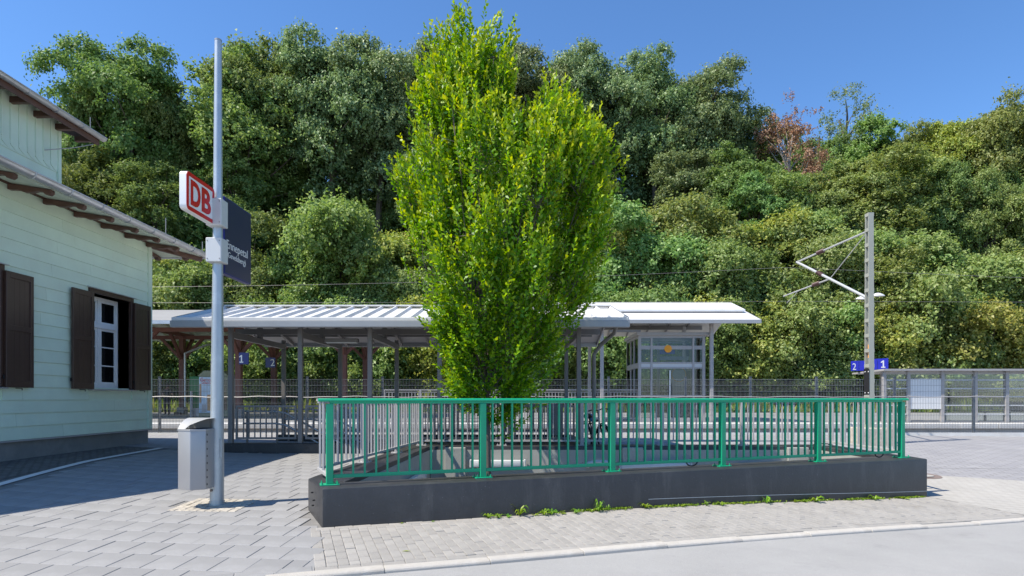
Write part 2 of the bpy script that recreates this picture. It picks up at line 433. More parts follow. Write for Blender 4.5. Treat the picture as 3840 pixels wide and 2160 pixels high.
mt['iron'] = M('rusty_cast_iron', (0.20, 0.155, 0.135), 0.7, var=0.2, vs=20, bump=0.6, bs=60)
mt['tyre'] = M('black_tyre', (0.014, 0.014, 0.014), 0.75)
mt['bike'] = M('dark_bike_frame', (0.02, 0.022, 0.026), 0.3)
mt['bike_blue'] = M('bike_blue_saddle', (0.10, 0.30, 0.62), 0.5)
mt['bike_sil'] = M('bike_alloy', (0.45, 0.45, 0.46), 0.3, metal=0.8)

# leaf colours
mt['leaf_horn'] = leaf_mat('hornbeam_leaf', [(0.045, 0.175, 0.003), (0.10, 0.285, 0.005), (0.20, 0.41, 0.008), (0.35, 0.54, 0.014)], 0.46, 0.03, 0.0, tip=(0.60, 0.61, 0.016))
mt['leaf_oak'] = leaf_mat('oak_leaf', [(0.105, 0.178, 0.046), (0.170, 0.262, 0.070), (0.265, 0.36, 0.125)], 0.38, 0.02, 0.16)
mt['leaf_grey'] = leaf_mat('dull_oak_leaf', [(0.118, 0.182, 0.068), (0.195, 0.275, 0.108), (0.31, 0.385, 0.185)], 0.34, 0.03, 0.12)
mt['leaf_fresh'] = leaf_mat('fresh_leaf', [(0.130, 0.225, 0.055), (0.22, 0.33, 0.095), (0.36, 0.46, 0.18)], 0.42, 0.02, 0.14)
mt['leaf_olive'] = leaf_mat('olive_leaf', [(0.146, 0.222, 0.055), (0.235, 0.315, 0.090), (0.375, 0.435, 0.17)], 0.40, 0.02, 0.14)
mt['leaf_yellow'] = leaf_mat('yellowing_leaf', [(0.18, 0.24, 0.050), (0.30, 0.355, 0.080), (0.48, 0.48, 0.14)], 0.40, 0.02, 0.14)
mt['leaf_brown'] = leaf_mat('withered_leaf', [(0.30, 0.19, 0.11), (0.40, 0.26, 0.155), (0.48, 0.34, 0.21)], 0.25, 0.02, 0.1)
mt['leaf_weed'] = leaf_mat('weed_leaf', [(0.10, 0.22, 0.015), (0.16, 0.29, 0.02), (0.26, 0.37, 0.03)], 0.38, 0.03, 0.15)
mt['meadow'] = leaf_mat('meadow_leaf', [(0.12, 0.22, 0.02), (0.22, 0.32, 0.04), (0.42, 0.42, 0.14)], 0.4, 0.03, 0.1)

# ------------------------------------------------------------------ ground heights (thin plate spline through levels read off the place)
TH = R(20.2); CT, ST = math.cos(TH), math.sin(TH)
def UV(x, y): return (x * CT + y * ST, -x * ST + y * CT)
def XY(u, v): return (u * CT - v * ST, u * ST + v * CT)

ctrl = np.array([(-2.3, 6.75, .05), (-3.87, 7.87, .10), (-3.0, 5.2, -.015), (-7, 5.2, .10), (-8.9, 14.8, .40), (-8.9, 10.4, .39), (-8.0, 7.5, .26),
                 (-6.44, 13.75, .27), (-2.0, 13.6, .25), (1.0, 13.6, .22), (-11, 20.2, .27), (0, 20.2, .28), (6, 20.2, .28), (15, 20.2, .23), (-2.4, 10, .16),
                 (6.97, 10.2, -.165), (8.57, 12.5, -.10), (10.1, 11.8, -.13), (10.3, 17.3, .17), (7.2, 13.3, -.03), (5, 14, .12), (15, 15, .0), (14, 11, -.25),
                 (-1.8, 5.3, -.03), (0.1, 5.95, -.06), (4, 7.4, -.12), (7.7, 8.8, -.22), (1.5, 7.9, .0), (-16, 20, .3), (-14, 10, .45), (20, 20.2, .15)])
def _phi(r2): return np.where(r2 > 1e-12, 0.5 * r2 * np.log(np.maximum(r2, 1e-12)), 0)
_n = len(ctrl)
_K = _phi(((ctrl[:, None, :2] - ctrl[None, :, :2]) ** 2).sum(-1)) + np.eye(_n) * 1.0
_P = np.c_[np.ones(_n), ctrl[:, :2]]
_A = np.block([[_K, _P], [_P.T, np.zeros((3, 3))]])
_W = np.linalg.solve(_A, np.r_[ctrl[:, 2], 0, 0, 0])
def gv(x, y):
    x = np.clip(np.asarray(x, float), -16, 20); y = np.clip(np.asarray(y, float), 3.5, 20.4)
    r2 = (x[..., None] - ctrl[:, 0]) ** 2 + (y[..., None] - ctrl[:, 1]) ** 2
    return _phi(r2) @ _W[:_n] + _W[_n] + _W[_n + 1] * x + _W[_n + 2] * y
def g(x, y): return float(gv(x, y))
def gframe(x, y, ang, dz=0.0):                 # matrix lying on the ground, turned by ang
    e = 0.15; sx = (g(x + e, y) - g(x - e, y)) / (2 * e); sy = (g(x, y + e) - g(x, y - e)) / (2 * e)
    n = Vector((-sx, -sy, 1)).normalized()
    a = Vector((math.cos(ang), math.sin(ang), 0)); a = (a - n * a.dot(n)).normalized(); b = n.cross(a)
    m = Matrix((a, b, n)).transposed().to_4x4(); m.translation = (x, y, g(x, y) + dz)
    return m

def inpoly(x, y, poly):
    c = False; n = len(poly)
    for i in range(n):
        x1, y1 = poly[i]; x2, y2 = poly[(i + 1) % n]
        if (y1 > y) != (y2 > y) and x < (x2 - x1) * (y - y1) / (y2 - y1) + x1: c = not c
    return c

VK0, VK1 = 5.455, 5.58                          # kerb, outer and inner line (v)
VW0, VW1, VR = 7.08, 7.60, 7.40                # wall front, wall pit side, rail line
WTOP = 0.475
pit_poly = [XY(0.35, 7.34), XY(9.9, 7.34), (6.75, 13.0), (-2.0, 13.0), (-2.33, 7.75)]
def wall_out(y): return -2.60 + .0725 * (y - 7.98)     # outer line of the left pit wall
def wall_in(y): return -2.06 + .0564 * (y - 7.348)
stair_poly = [(-5.1, 13.82), (1.55, 13.82), (1.55, 16.86), (-5.1, 16.86)]

# ground sheet (bed below all paving)
us = sorted(set([-90, -60, -40, -25, -16, -12] + [round(-9 + .2 * i, 3) for i in range(0, 126)] + [17, 18, 20, 25, 40, 60, 90]))
vs_ = [VK1 - .02] + [round(VK1 + .2 * i, 3) for i in range(1, 80)] + [22, 26, 32, 40, 60]
def ground_pt(u, v, dz):
    vmax = (20.45 - u * ST) / CT
    x, y = XY(u, min(v, max(vmax, VK1)))
    return (x, y, g(x, y) + dz)
mb = MB()
P = [[ground_pt(u, v, -0.011) for u in us] for v in vs_]
for j in range(len(vs_) - 1):
    for i in range(len(us) - 1):
        q = [P[j][i], P[j][i + 1], P[j + 1][i + 1], P[j + 1][i]]
        cx = sum(p[0] for p in q) / 4; cy = sum(p[1] for p in q) / 4
        if (Vector(q[3]) - Vector(q[0])).length + (Vector(q[2]) - Vector(q[1])).length < 1e-4: continue
        if inpoly(cx, cy, pit_poly) or inpoly(cx, cy, stair_poly): continue
        mb.add(q, [(0, 1, 2, 3)])
me_o = mb.build('ground', mt['joint'], kind='structure')
bm = bmesh.new(); bm.from_mesh(me_o.data); bmesh.ops.remove_doubles(bm, verts=bm.verts, dist=1e-4); bm.to_mesh(me_o.data); bm.free()

# road with camber, falls gently away from the kerb
mb = MB()
ru = [-400, -200, -90, -40, -20] + [round(-12 + .5 * i, 2) for i in range(0, 60)] + [20, 30, 50, 90, 200, 400]
rv = [-300, -120, -50, -25, -10, -4, 0, 2, 3, 4, 4.6, 5.0, 5.25, 5.46]
mb.grid(lambda u, v: (*XY(u, v), g(*XY(max(-14, min(20, u)), 5.5)) - 0.036 + 0.012 * min(3.0, 5.46 - v)), ru, rv)
mb.build('road', mt['asphalt'], smooth=True, kind='structure')


def patch(q, nu, nv, dz, name, mat):
    mb = MB()
    def fn(a, b):
        x = (q[0][0] * (1 - a) + q[1][0] * a) * (1 - b) + (q[3][0] * (1 - a) + q[2][0] * a) * b
        y = (q[0][1] * (1 - a) + q[1][1] * a) * (1 - b) + (q[3][1] * (1 - a) + q[2][1] * a) * b
        return (x, y, g(x, y) + dz)
    mb.grid(fn, [i / nu for i in range(nu + 1)], [i / nv for i in range(nv + 1)])
    return mb.build(name, mat, smooth=True, kind='structure')

patch([(-16, 17.15), (24, 17.15), (24, 20.3), (-16, 20.3)], 60, 8, 0, 'plaza_paving', mt['paving_dark'])
patch([(1.75, 13.3), (24, 13.3), (24, 17.15), (1.75, 17.15)], 50, 10, 0, 'plaza_paving', mt['paving_dark'])
patch([(7.02, 13.29), (14.0, 9.9), (24, 10), (24, 13.3)], 24, 8, 0, 'plaza_paving', mt['paving_dark'])
patch([(-16, 13.72), (-6.62, 13.72), (-6.62, 17.15), (-16, 17.15)], 20, 8, 0, 'plaza_paving', mt['paving_dark'])
patch([(-6.62, 13.86), (-5.0, 13.86), (-5.0, 16.85), (-6.62, 16.85)], 6, 10, 0, 'plaza_paving', mt['paving_dark'])
patch([XY(10.12, 7.06), XY(10.12, VK1), XY(15.6, VK1), (7.05, 13.25)], 20, 14, 0, 'pale_paving', mt['paving_light'])
patch([(7.0, 10.2), (7.12, 10.1), (7.06, 13.1), (6.95, 13.1)], 2, 10, -.004, 'pale_paving', mt['paving_light'])

# ------------------------------------------------------------------ kerb stones
kerb = MB().box(-.001, .001, -.001, .001, -.12, -.118)
kerb = kerb.build('kerb', mt['kerb'], kind='structure', origin=(*XY(0, VK0 + .07), -0.2))
kp = [(-.0625, -.16), (.0625, -.16), (.0625, 0.0), (-.035, 0.003), (-.052, -.006), (-.060, -.018), (-.0625, -.05)]
kb = MB().extrude([(-.4975, p[0], p[1]) for p in kp], (.995, 0, 0))
kme = kb.mesh('kerb_stone', bevel=0.003); kme.materials.append(mt['kerb'])
for i in range(-6, 16):
    u = i + 0.29
    x, y = XY(u, (VK0 + VK1) / 2)
    m = gframe(x, y, TH + rnd.uniform(-.004, .004), rnd.uniform(-.004, .006) + (0.004 if i < 3 else rnd.uniform(-.01, .012)))
    piece('kerb_stone', kme, kerb, m)

# ------------------------------------------------------------------ paving slabs (left) and sidewalk bricks
slab_root = MB().box(-.001, .001, -.001, .001, -.06, -.058).build('slab_paving', mt['slab'], kind='structure', origin=(-4, 8, .02))
SW, SD, SA = 0.312, 0.382, R(-3.6)
def slabmesh(w, d, h, bev, name, mat):
    me = MB().box(-w / 2, w / 2, -d / 2, d / 2, -h, 0).mesh(name, bevel=bev); me.materials.append(mat); return me
sme = slabmesh(SW - .007, SD - .007, .045, .004, 'slab', mt['slab'])
smq = slabmesh(SW / 4 - .007, SD - .007, .045, .004, 'quarter_slab', mt['slab'])
smh = slabmesh(SW / 2 - .007, SD - .007, .045, .004, 'half_slab', mt['slab'])
cand = []
ca, sa = math.cos(SA), math.sin(SA)
left_edge = [(-7.02, 6.0), (-7.22, 8.4), (-7.72, 11.0), (-7.98, 13.75)]
def xleft(y):
    for (x0, y0), (x1, y1) in zip(left_edge, left_edge[1:]):
        if y <= y1: return x0 + (x1 - x0) * (y - y0) / (y1 - y0)
    return left_edge[-1][0]
def slab_ok(x, y, w=SW):
    u, v = UV(x, y)
    if v < VK1 + .16 or y > 13.66: return False
    if u > .18 and v < 7.25: return False
    if v >= 6.9 and y < 7.98 and x + w / 2 > -2.24 - .40 * max(0, y - 6.85): return False
    if y >= 7.9 and x + w / 2 > wall_out(y) + .03: return False
    if x - w / 2 < xleft(y) + .10: return False
    return True
for j in range(-6, 36):
    for i in range(-40, 30):
        off = [0, .5][j % 2] + rnd.uniform(-.02, .02)
        a = (i + off) * SW; b = j * SD
        x = -3.0 + a * ca - b * sa; y = 5.1 + a * sa + b * ca
        if x < -.93 * y - .9 or y < 4.2: continue
        if abs(x + 3.87) < .40 and abs(y - 7.84) < .36: continue
        if slab_ok(x, y): cand.append((y, x, y, SW))
        else:
            hit = False
            for sgn in (-.25, .25):
                x2 = x + sgn * SW * ca; y2 = y + sgn * SW * sa
                if slab_ok(x2, y2, SW / 2): cand.append((y2, x2, y2, SW / 2)); hit = True
            if not hit and slab_ok(x - .375 * SW, y - .05, SW / 4): cand.append((y, x - .375 * SW * ca, y - .375 * SW * sa, SW / 4))
cand.sort()
far = MB()
for k, (_, x, y, w) in enumerate(cand):
    m = gframe(x, y, SA, rnd.uniform(-.0015, .0015)) @ Matrix.Rotation(rnd.uniform(-.004, .004), 4, 'X') @ Matrix.Rotation(rnd.uniform(-.004, .004), 4, 'Y')
    me = sme if w == SW else (smh if w == SW / 2 else smq)
    if k < 300: piece('slab', me, slab_root, m)
    else: far.add([m @ v.co for v in me.vertices], [tuple(p.vertices) for p in me.polygons])
far.build('slab_field', mt['slab'], slab_root, kind='stuff')
patch([XY(-9, VK1 + .001), XY(.19, VK1 + .001), (-2.22, 6.85), (-6.9, 6.3)], 24, 8, -.0055, 'slab_bed', mt['slab'])
# edging slabs that fill up to the kerb and the sidewalk
edge = MB()
for i in range(-26, 1):
    u = i * .32
    x, y = XY(u + .02, VK1 + .085)
    if x < -.93 * y - .9 or u + .18 > .22: continue
    m = gframe(x, y, TH, 0.0)
    e = MB().box(-.156, .156, -.075, .075, -.045, 0).mesh('edge_slab', bevel=.004); e.materials.append(mt['slab'])
    piece('edge_slab', e, slab_root, m)

walk_root = MB().box(-.001, .001, -.001, .001, -.06, -.058).build('sidewalk', mt['brick'], kind='structure', origin=(*XY(4, 6.4), -0.08))
bme = slabmesh(.0985, .1985, .05, .005, 'brick', mt['brick'])
bm2 = slabmesh(.0985, .0985, .05, .005, 'brick_half', mt['brick'])
bl = []
U0, U1 = .20, 10.1
for k in range(50):                            # rows along the kerb and along the wall
    u = U0 + .10 + k * .2015
    if u > U1: break
    bl.append((u, VK1 + .056, 'h')); bl.append((u + .06, VW0 - .055, 'h'))
for k in range(7):
    bl.append((U0 + .05, VK1 + .11 + .10 + k * .2, 'v'))
ncol = 0
u = U0 + .155
while u < U1:
    v = VK1 + .112; first = (ncol % 2 == 0)
    while v < VW0 - .11:
        L_ = .1 if first else .2
        if v + L_ > VW0 - .10: L_ = .1
        if v + L_ > VW0 - .07: break
        bl.append((u, v + L_ / 2, 'v' if L_ > .15 else 's')); v += L_ + .0015; first = False
    ncol += 1; u += .1012
bl.sort()
far = MB()
for k, (u, v, t) in enumerate(bl):
    x, y = XY(u, v)
    m = gframe(x, y, TH + (math.pi / 2 if t == 'h' else 0) + rnd.uniform(-.012, .012), rnd.uniform(-.003, .003)) @ Matrix.Rotation(rnd.uniform(-.012, .012), 4, 'X')
    me = bm2 if t == 's' else bme
    if k < 300: piece('brick', me, walk_root, m)
    else: far.add([m @ q.co for q in me.vertices], [tuple(p.vertices) for p in me.polygons])
far.build('brick_field', mt['brick'], walk_root, kind='stuff')

# white guide line and the cobbled strip along the building
def strip_along(pts, w, dz, name, mat, n=8):
    mb = MB(); L = []
    for (x0, y0), (x1, y1) in zip(pts, pts[1:]):
        for k in range(n): L.append((x0 + (x1 - x0) * k / n, y0 + (y1 - y0) * k / n))
    L.append(pts[-1])
    a = []
    for i, (x, y) in enumerate(L):
        x2, y2 = L[min(i + 1, len(L) - 1)]; x1, y1 = L[max(i - 1, 0)]
        d = Vector((x2 - x1, y2 - y1)).normalized(); nn = Vector((-d.y, d.x))
        for s_ in (0, 1):
            px, py = x + nn.x * w * s_, y + nn.y * w * s_
            a.append((px, py, g(px, py) + dz))
    mb.add(a, [(2 * i, 2 * i + 2, 2 * i + 3, 2 * i + 1) for i in range(len(L) - 1)])
    return mb.build(name, mat, kind='structure')
strip_along([(x - .0, y) for x, y in [(-6.6, 4.5)] + left_edge], .13, .003, 'white_guide_line', mt['white_paint'])
patch([(-7.1, 4.5), (-7.98 - .12, 13.72), (-9.2, 13.72), (-9.2, 4.5)], 20, 4, -.003, 'cobble_strip', mt['cobble'])
# pole footing: pale setts
ft = MB().box(-.001, .001, -.001, .001, -.06, -.058).build('pole_footing', mt['footing'], kind='structure', origin=(-3.87, 7.84, .06))
fme = slabmesh(.091, .091, .05, .006, 'sett', mt['footing'])
for i in range(9):
    for j in range(8):
        x = -3.87 + (i - 4) * .094 + rnd.uniform(-.006, .006); y = 7.84 + (j - 3.5) * .094 + rnd.uniform(-.006, .006)
        piece('sett', fme, ft, gframe(x, y, SA + rnd.uniform(-.1, .1), rnd.uniform(.003, .010)))

# manhole
mx_, my_ = 8.42, 12.42
mh = thing('manhole_cover', (mx_, my_, g(mx_, my_)), 'round manhole cover with rusty iron ring beside the dark concrete wall', 'manhole')
ring = MB()
def ann(r0, r1, z, dz):
    n = 40; vs = []
    for k in range(n):
        t = 2 * math.pi * k / n
        for r in (r0, r1):
            x, y = mx_ + r * math.cos(t), my_ + r * math.sin(t); vs.append((x, y, g(x, y) + dz))
    ring.add(vs, [(2 * k, 2 * k + 1, (2 * k + 3) % (2 * n), (2 * k + 2) % (2 * n)) for k in range(n)])
ann(.27, .40, 0, .006)
ring.build('iron_ring', mt['iron'], mh)
lid = MB(); n = 36
lid.add([(mx_ + .26 * math.cos(2 * math.pi * k / n), my_ + .26 * math.sin(2 * math.pi * k / n), g(mx_, my_) + .008) for k in range(n)], [tuple(range(n))])
lid.build('concrete_lid', mt['paving_light'], mh)

# ------------------------------------------------------------------ pit walls
def uvbox(mb, u0, u1, v0, v1, z0, z1):
    return mb.prism([XY(u0, v0), XY(u1, v0), XY(u1, v1), XY(u0, v1)], z0, z1)

pw = thing('parapet_wall', (2, 8, 0), 'long low anthracite painted concrete wall under the green railing', 'wall')
mb = MB()
fl = XY(.33, VW0); fr = XY(10.07, VW0); br_ = XY(9.86, VW1); bl_ = (-1.84, XY(.85, VW1)[1])
poly = [fl, fr, (fr[0] + .03, fr[1] + .5), (6.5, XY(9.86, VW1)[1] + .06), (-2.06, (VW1 + -2.06 * ST) / CT), (-2.60, 7.975), (-2.60, 7.66)]
mb.prism(poly, -.6, WTOP)
mb.build('wall_front', mt['wall_dark'], pw, bevel=.020, seg=2, smooth=True)
mb = MB()
for k in range(12):
    ua = 4.6 + k * .455; ub = ua + .455
    xa, ya = XY(ua, VW0 - .002); xb, yb = XY(ub, VW0 - .002)
    za, zb = g(xa, ya) + .11 - .004 * k * .3, g(xb, yb) + .11 - .004 * (k + 1) * .3
    mb.add([(xa, ya, za), (xb, yb, zb), (xb, yb, zb + .006), (xa, ya, za + .006)], [(0, 1, 2, 3)])
mb.build('paint_line', mt['box_grey'], pw)
# small bug holes and bolts on the left end
for z_, yy in ((.30, 7.05), (.22, 7.16), (.36, 7.25)):
    xw = -2.225 - (yy - 6.79) * .43
    MB().tube((xw - .006, yy - .003, z_), (xw + .02, yy + .01, z_), .010, n=6).build('anchor_bolt', mt['black'], pw)

pit = thing('underpass_pit', (2, 11, -2.4), 'pale concrete light well behind the green railing', 'pit')
FLOOR = -2.4
mb = MB().prism([(-2.60, 7.979), (-2.06, 7.352), (-1.755, 12.757), (-2.255, 12.757)], FLOOR, WTOP)
mb.build('side_wall', [mt['wall_dark']], pit, bevel=.02, seg=2, smooth=True, label='left side wall of the light well, dark painted rim')
mb = MB().prism([(-2.255, 12.76), (7.02, 12.76), (7.02, 13.28), (-2.22, 13.28)], FLOOR, WTOP + .001)
mb.build('back_wall', [mt['wall_dark']], pit, bevel=.02, seg=2, smooth=True)
mb = MB().prism([(6.52, 10.62), (7.01, 10.7), (7.01, 12.757), (6.52, 12.757)], FLOOR, WTOP)
mb.build('side_wall', [mt['wall_dark']], pit, bevel=.02, seg=2, smooth=True)
# pale painted inner faces, rims stay dark
mb = MB().extrude([(wall_in(7.45) + .002, 7.45, FLOOR), (wall_in(12.745) + .002, 12.745, FLOOR), (wall_in(12.745) + .002, 12.745, WTOP - .075), (wall_in(7.45) + .002, 7.45, WTOP - .075)], (.012, 0, 0)).box(-1.73, 6.515, 12.745, 12.757, FLOOR, WTOP - .075).box(6.505, 6.519, 10.75, 12.74, FLOOR, WTOP - .075)
a = XY(.72, VW1 + .004); b = XY(9.8, VW1 + .004)
mb.extrude([(a[0], a[1], FLOOR), (b[0], b[1], FLOOR), (b[0], b[1], WTOP - .075), (a[0], a[1], WTOP - .075)], (-ST * .012, CT * .012, 0))
mb.build('inner_lining', mt['pit'], pit)
MB().prism([XY(.6, VW1 - .05), XY(9.9, VW1 - .05), (6.55, 12.8), (-1.85, 12.8)], FLOOR - .2, FLOOR).build('pit_floor', mt['pit'], pit)
# buttresses on the back wall
for x in (-1.2, 2.55, 6.05):
    MB().box(x - .22, x + .22, 12.66, 12.744, FLOOR, WTOP - .02).build('pilaster', mt['pit'], pit, bevel=.01)
# strip lamps fixed to the walls of the pit
def strip_lamp(p0, p1, r, label):
    t = thing('strip_light', p0, label, 'lamp', 'strip lights in the light well')
    p0 = Vector(p0); p1 = Vector(p1); d = (p1 - p0).normalized()
    MB().bar(p0, p1, .10, .15).build('diffuser', mt['strip'], t, bevel=.03, seg=2, smooth=True)
    for s_, q in ((-1, p0), (1, p1)):
        MB().bar(q + d * s_ * .001, q + d * s_ * .04, .12, .17).build('end_cap', mt['box_grey'], t, bevel=.01)
    return t
strip_lamp((-.85, 12.66, .12), (.25, 12.66, .12), .07, 'frosted strip light on pit back wall behind the tree trunk')
strip_lamp((2.30, 12.66, .06), (3.75, 12.66, .06), .07, 'frosted strip light on pit back wall beside the pipe bend')
strip_lamp((4.85, 12.66, .03), (6.0, 12.66, .03), .07, 'frosted strip light on pit back wall nearest the right corner')
strip_lamp((-1.905, 8.6, -.02), (-1.845, 9.7, -.02), .07, 'frosted strip light on pit left wall, nearer one')
strip_lamp((-1.815, 10.3, .0), (-1.735, 11.7, .0), .07, 'frosted strip light on pit left wall, farther one')
pp = thing('wall_pipe', (1.6, 12.7, .1), 'grey pipe bend on the pit back wall', 'pipe')
MB().path([(2.05, 12.62, .15), (1.75, 12.62, .16), (1.62, 12.63, .13), (1.6, 12.72, .05)], .045, 10).build('pipe_bend', mt['box_grey'], pp, smooth=True)
tb = MB().tube((-1.6, 13.42, .40), (1.35, 13.42, .40), .035, n=10).build('conduit', mt['box_grey'], smooth=True)
tag(tb, 'thin grey conduit lying behind the pit back wall', 'conduit')

# ------------------------------------------------------------------ railings
bolt_me = MB().tube((0, 0, 0), (0, 0, .02), .011, n=6).tube((0, 0, .02), (0, 0, .034), .006, n=6).mesh('bolt')
def railing(name, p0, p1, nspan, nbal, mat, label, cat='railing', first_post=True, last_post=True, ext=(.13, .13), post=.075, rail_w=.085, zt=1.497, zb=WTOP + .012, botz=.575, plates=True, handrail=True):
    p0 = Vector((*p0, 0)); p1 = Vector((*p1, 0)); L = (p1 - p0).length; d = (p1 - p0) / L; nn = Vector((-d.y, d.x, 0))
    mid = (p0 + p1) / 2
    t = thing(name, (mid.x, mid.y, zb), label, cat)
    Z = Vector((0, 0, 1))
    if handrail:
        a = p0 - d * ext[0] + Z * (zt - .02); b = p1 + d * ext[1] + Z * (zt - .02)
        prof = [(-.5, -.45), (-.5, .0), (-.42, .35), (-.25, .5), (.25, .5), (.42, .35), (.5, .0), (.5, -.45)]
        q = [a + nn * (u * rail_w) + Z * (w * .04) for u, w in prof]
        MB().extrude(q, b - a).build('handrail', mat, t, bevel=.003)
        MB().bar(p0 + Z * (zt - .051), p1 + Z * (zt - .051), .05, .024).build('rail_channel', mat, t)
    sp = L / nspan
    rot = Matrix.Rotation(math.atan2(d.y, d.x), 4, 'Z')
    pm = MB().box(-post / 2, post / 2, -post / 2, post / 2, 0, zt - .063 - zb).mesh('post', bevel=.006); pm.materials.append(mat)
    bmh = MB().box(-.011, .011, -.014, .014, 0, zt - .063 - botz - .02).mesh('baluster'); bmh.materials.append(mat)
    plm = MB().box(-.11, .11, -.085, .085, -.001, .013).mesh('base_plate', bevel=.002); plm.materials.append(mat)
    bo = bolt_me.copy(); bo.materials.append(mat)
    for k in range(nspan + 1):
        if (k == 0 and not first_post) or (k == nspan and not last_post): continue
        c = p0 + d * sp * k
        piece('post', pm, t, Matrix.Translation((c.x, c.y, zb)) @ rot)
        if plates:
            bp = piece('base_plate', plm, t, Matrix.Translation((c.x, c.y, zb - .012)) @ rot)
            for sx in (-.088, .088):
                for sy in (-.062, .062):
                    q = c + d * sx + nn * sy
                    ob = piece('bolt', bo, t, Matrix.Translation((q.x, q.y, zb + .001)))
    for k in range(nspan):
        a = p0 + d * (sp * k + post / 2); b = p0 + d * (sp * (k + 1) - post / 2)
        MB().bar(a + Z * botz, b + Z * botz, .04, .042).build('bottom_rail', mat, t, bevel=.003)
        for i in range(nbal):
            c = p0 + d * (sp * k + sp * (i + 1) / (nbal + 1))
            piece('baluster', bmh, t, Matrix.Translation((c.x, c.y, botz + .02)) @ rot)
    return t
_gl = None
gr = railing('green_railing', XY(.426, VR), XY(9.885, VR), 5, 13, mt['green'], 'bright green painted steel railing on the front of the dark low wall', post=.082)
lk = thing('railing_link', (-2.36, 7.5, WTOP), 'short grey railing piece joining the green corner post to the left grey railing', 'railing')
p0_ = XY(.426, VR)
for z_, w_ in ((1.478, .04), (.575, .042)):
    MB().bar((p0_[0] - .03, p0_[1] + .05, z_), (-2.545, 7.90, z_), .05 if z_ > 1 else .04, w_).build('rail_bar', mt['grey_rail'], lk, bevel=.003)
for k in (3, 5):
    t_ = k / 6; xx = p0_[0] - .03 + (-2.545 - p0_[0] + .03) * t_; yy = p0_[1] + .05 + (7.90 - p0_[1] - .05) * t_
    MB().box(xx - .011, xx + .011, yy - .014, yy + .014, .596, 1.458).build('baluster', mt['grey_rail'], lk)
for u in (5.55, 9.35):                          # earthing cables under the bottom rail
    x, y = XY(u, VR)
    q = []
    for k in range(9):
        s_ = k / 8; q.append((x + CT * (s_ - .5) * .20, y + ST * (s_ - .5) * .20 - .01, .555 - .055 * math.sin(math.pi * s_) ** .6))
    MB().path(q, .010, 6).build('earth_cable', mt['black'], gr, smooth=True)
railing('grey_railing', (-2.545, 7.92), (-1.96, 12.9), 3, 10, mt['grey_rail'], 'light grey railing along the left rim of the pit, running away from camera', first_post=False, last_post=False, ext=(0, .05))
railing('grey_railing', (-1.96, 13.02), (6.73, 13.02), 5, 13, mt['grey_rail'], 'light grey railing along the far rim of the pit, in front of the stairs', ext=(.05, .05))
railing('grey_railing', (6.73, 12.9), (6.75, 10.45), 1, 15, mt['grey_rail'], 'short light grey railing along the right rim of the pit', first_post=False, last_post=False, ext=(.0, .0))
MB().path([(6.45, 12.9, .49), (6.5, 12.86, .52), (6.6, 12.92, .50), (6.72, 12.9, .53), (6.86, 12.84, .50)], .012, 6).build('earth_cable', mt['black'], bpy.data.objects['grey_railing.001'])

# ------------------------------------------------------------------ sign pole, junction boxes, signs
px_, py_ = -3.87, 7.87
gz = g(px_, py_)
sp = thing('station_sign_pole', (px_, py_, gz), 'tall galvanised pole carrying a red and white logo box and dark blue name board', 'sign pole')
ptop = PZ(150, py_)
MB().path([(px_, py_, gz - .1), (px_, py_, gz + .3), (px_ + .004, py_, gz + 1.6), (px_ + .012, py_, gz + 3.2), (px_ + .016, py_, ptop)], [.086, .085, .078, .063, .043], 28).build('pole', mt['galv'], sp, smooth=True)
MB().path([(px_ + .016, py_, ptop - .015), (px_ + .016, py_, ptop + .004)], [.045, .045], 24).build('pole_cap', mt['fascia'], sp, smooth=True)
MB().tube((px_, py_, gz - .05), (px_, py_, gz + .05), .094, .094, 28).build('pole_collar', mt['galv'], sp, smooth=True)
MB().box(px_ + .03, px_ + .09, py_ - .062, py_ - .052, gz + .62, gz + .86).build('service_door', mt['galv'], sp, bevel=.004)
MB().tube((px_ - .03, py_ - .10, gz + .20), (px_ - .03, py_ - .07, gz + .20), .016, n=8).build('earth_bolt', mt['iron'], sp)
def rrect(w, h, r, n=6):
    P = []
    for cx, cy, a0 in ((w / 2 - r, h / 2 - r, 0), (-w / 2 + r, h / 2 - r, 90), (-w / 2 + r, -h / 2 + r, 180), (w / 2 - r, -h / 2 + r, 270)):
        for k in range(n + 1):
            a = R(a0 + 90 * k / n); P.append((cx + r * math.cos(a), cy + r * math.sin(a)))
    return P
# logo light box: broad face towards +X
lx, ly0, ly1, lz0, lz1 = -3.87, 7.13, 7.80, 3.755, 4.215
lw, lh = ly1 - ly0, lz1 - lz0; lcy, lcz = (ly0 + ly1) / 2, (lz0 + lz1) / 2
lb = MB().extrude([(lx - .085, lcy + a, lcz + b) for a, b in rrect(lw, lh, .055)], (.085, 0, 0)).build('logo_box', mt['white'], sp, bevel=.004, smooth=True)
def ringface(x, w, h, r, t, th):
    o_ = rrect(w, h, r); i_ = rrect(w - 2 * t, h - 2 * t, max(.005, r - t)); n = len(o_)
    vs = [(x, lcy + a, lcz + b) for a, b in o_] + [(x, lcy + a, lcz + b) for a, b in i_] + [(x + th, lcy + a, lcz + b) for a, b in o_] + [(x + th, lcy + a, lcz + b) for a, b in i_]
    fs = []
    for k in range(n):
        k2 = (k + 1) % n
        fs += [(2 * n + k, 2 * n + k2, 3 * n + k2, 3 * n + k), (k, k2, 2 * n + k2, 2 * n + k), (n + k2, n + k, 3 * n + k, 3 * n + k2)]
    return MB().add(vs, fs)
ringface(lx + .0005, lw - .004, lh - .004, .053, .048, .004).build('red_frame', mt['red'], lb)
facing_x = Matrix(((0, 0, 1, 0), (1, 0, 0, 0), (0, 1, 0, 0), (0, 0, 0, 1)))   # text plane -> faces +X, reads towards +Y
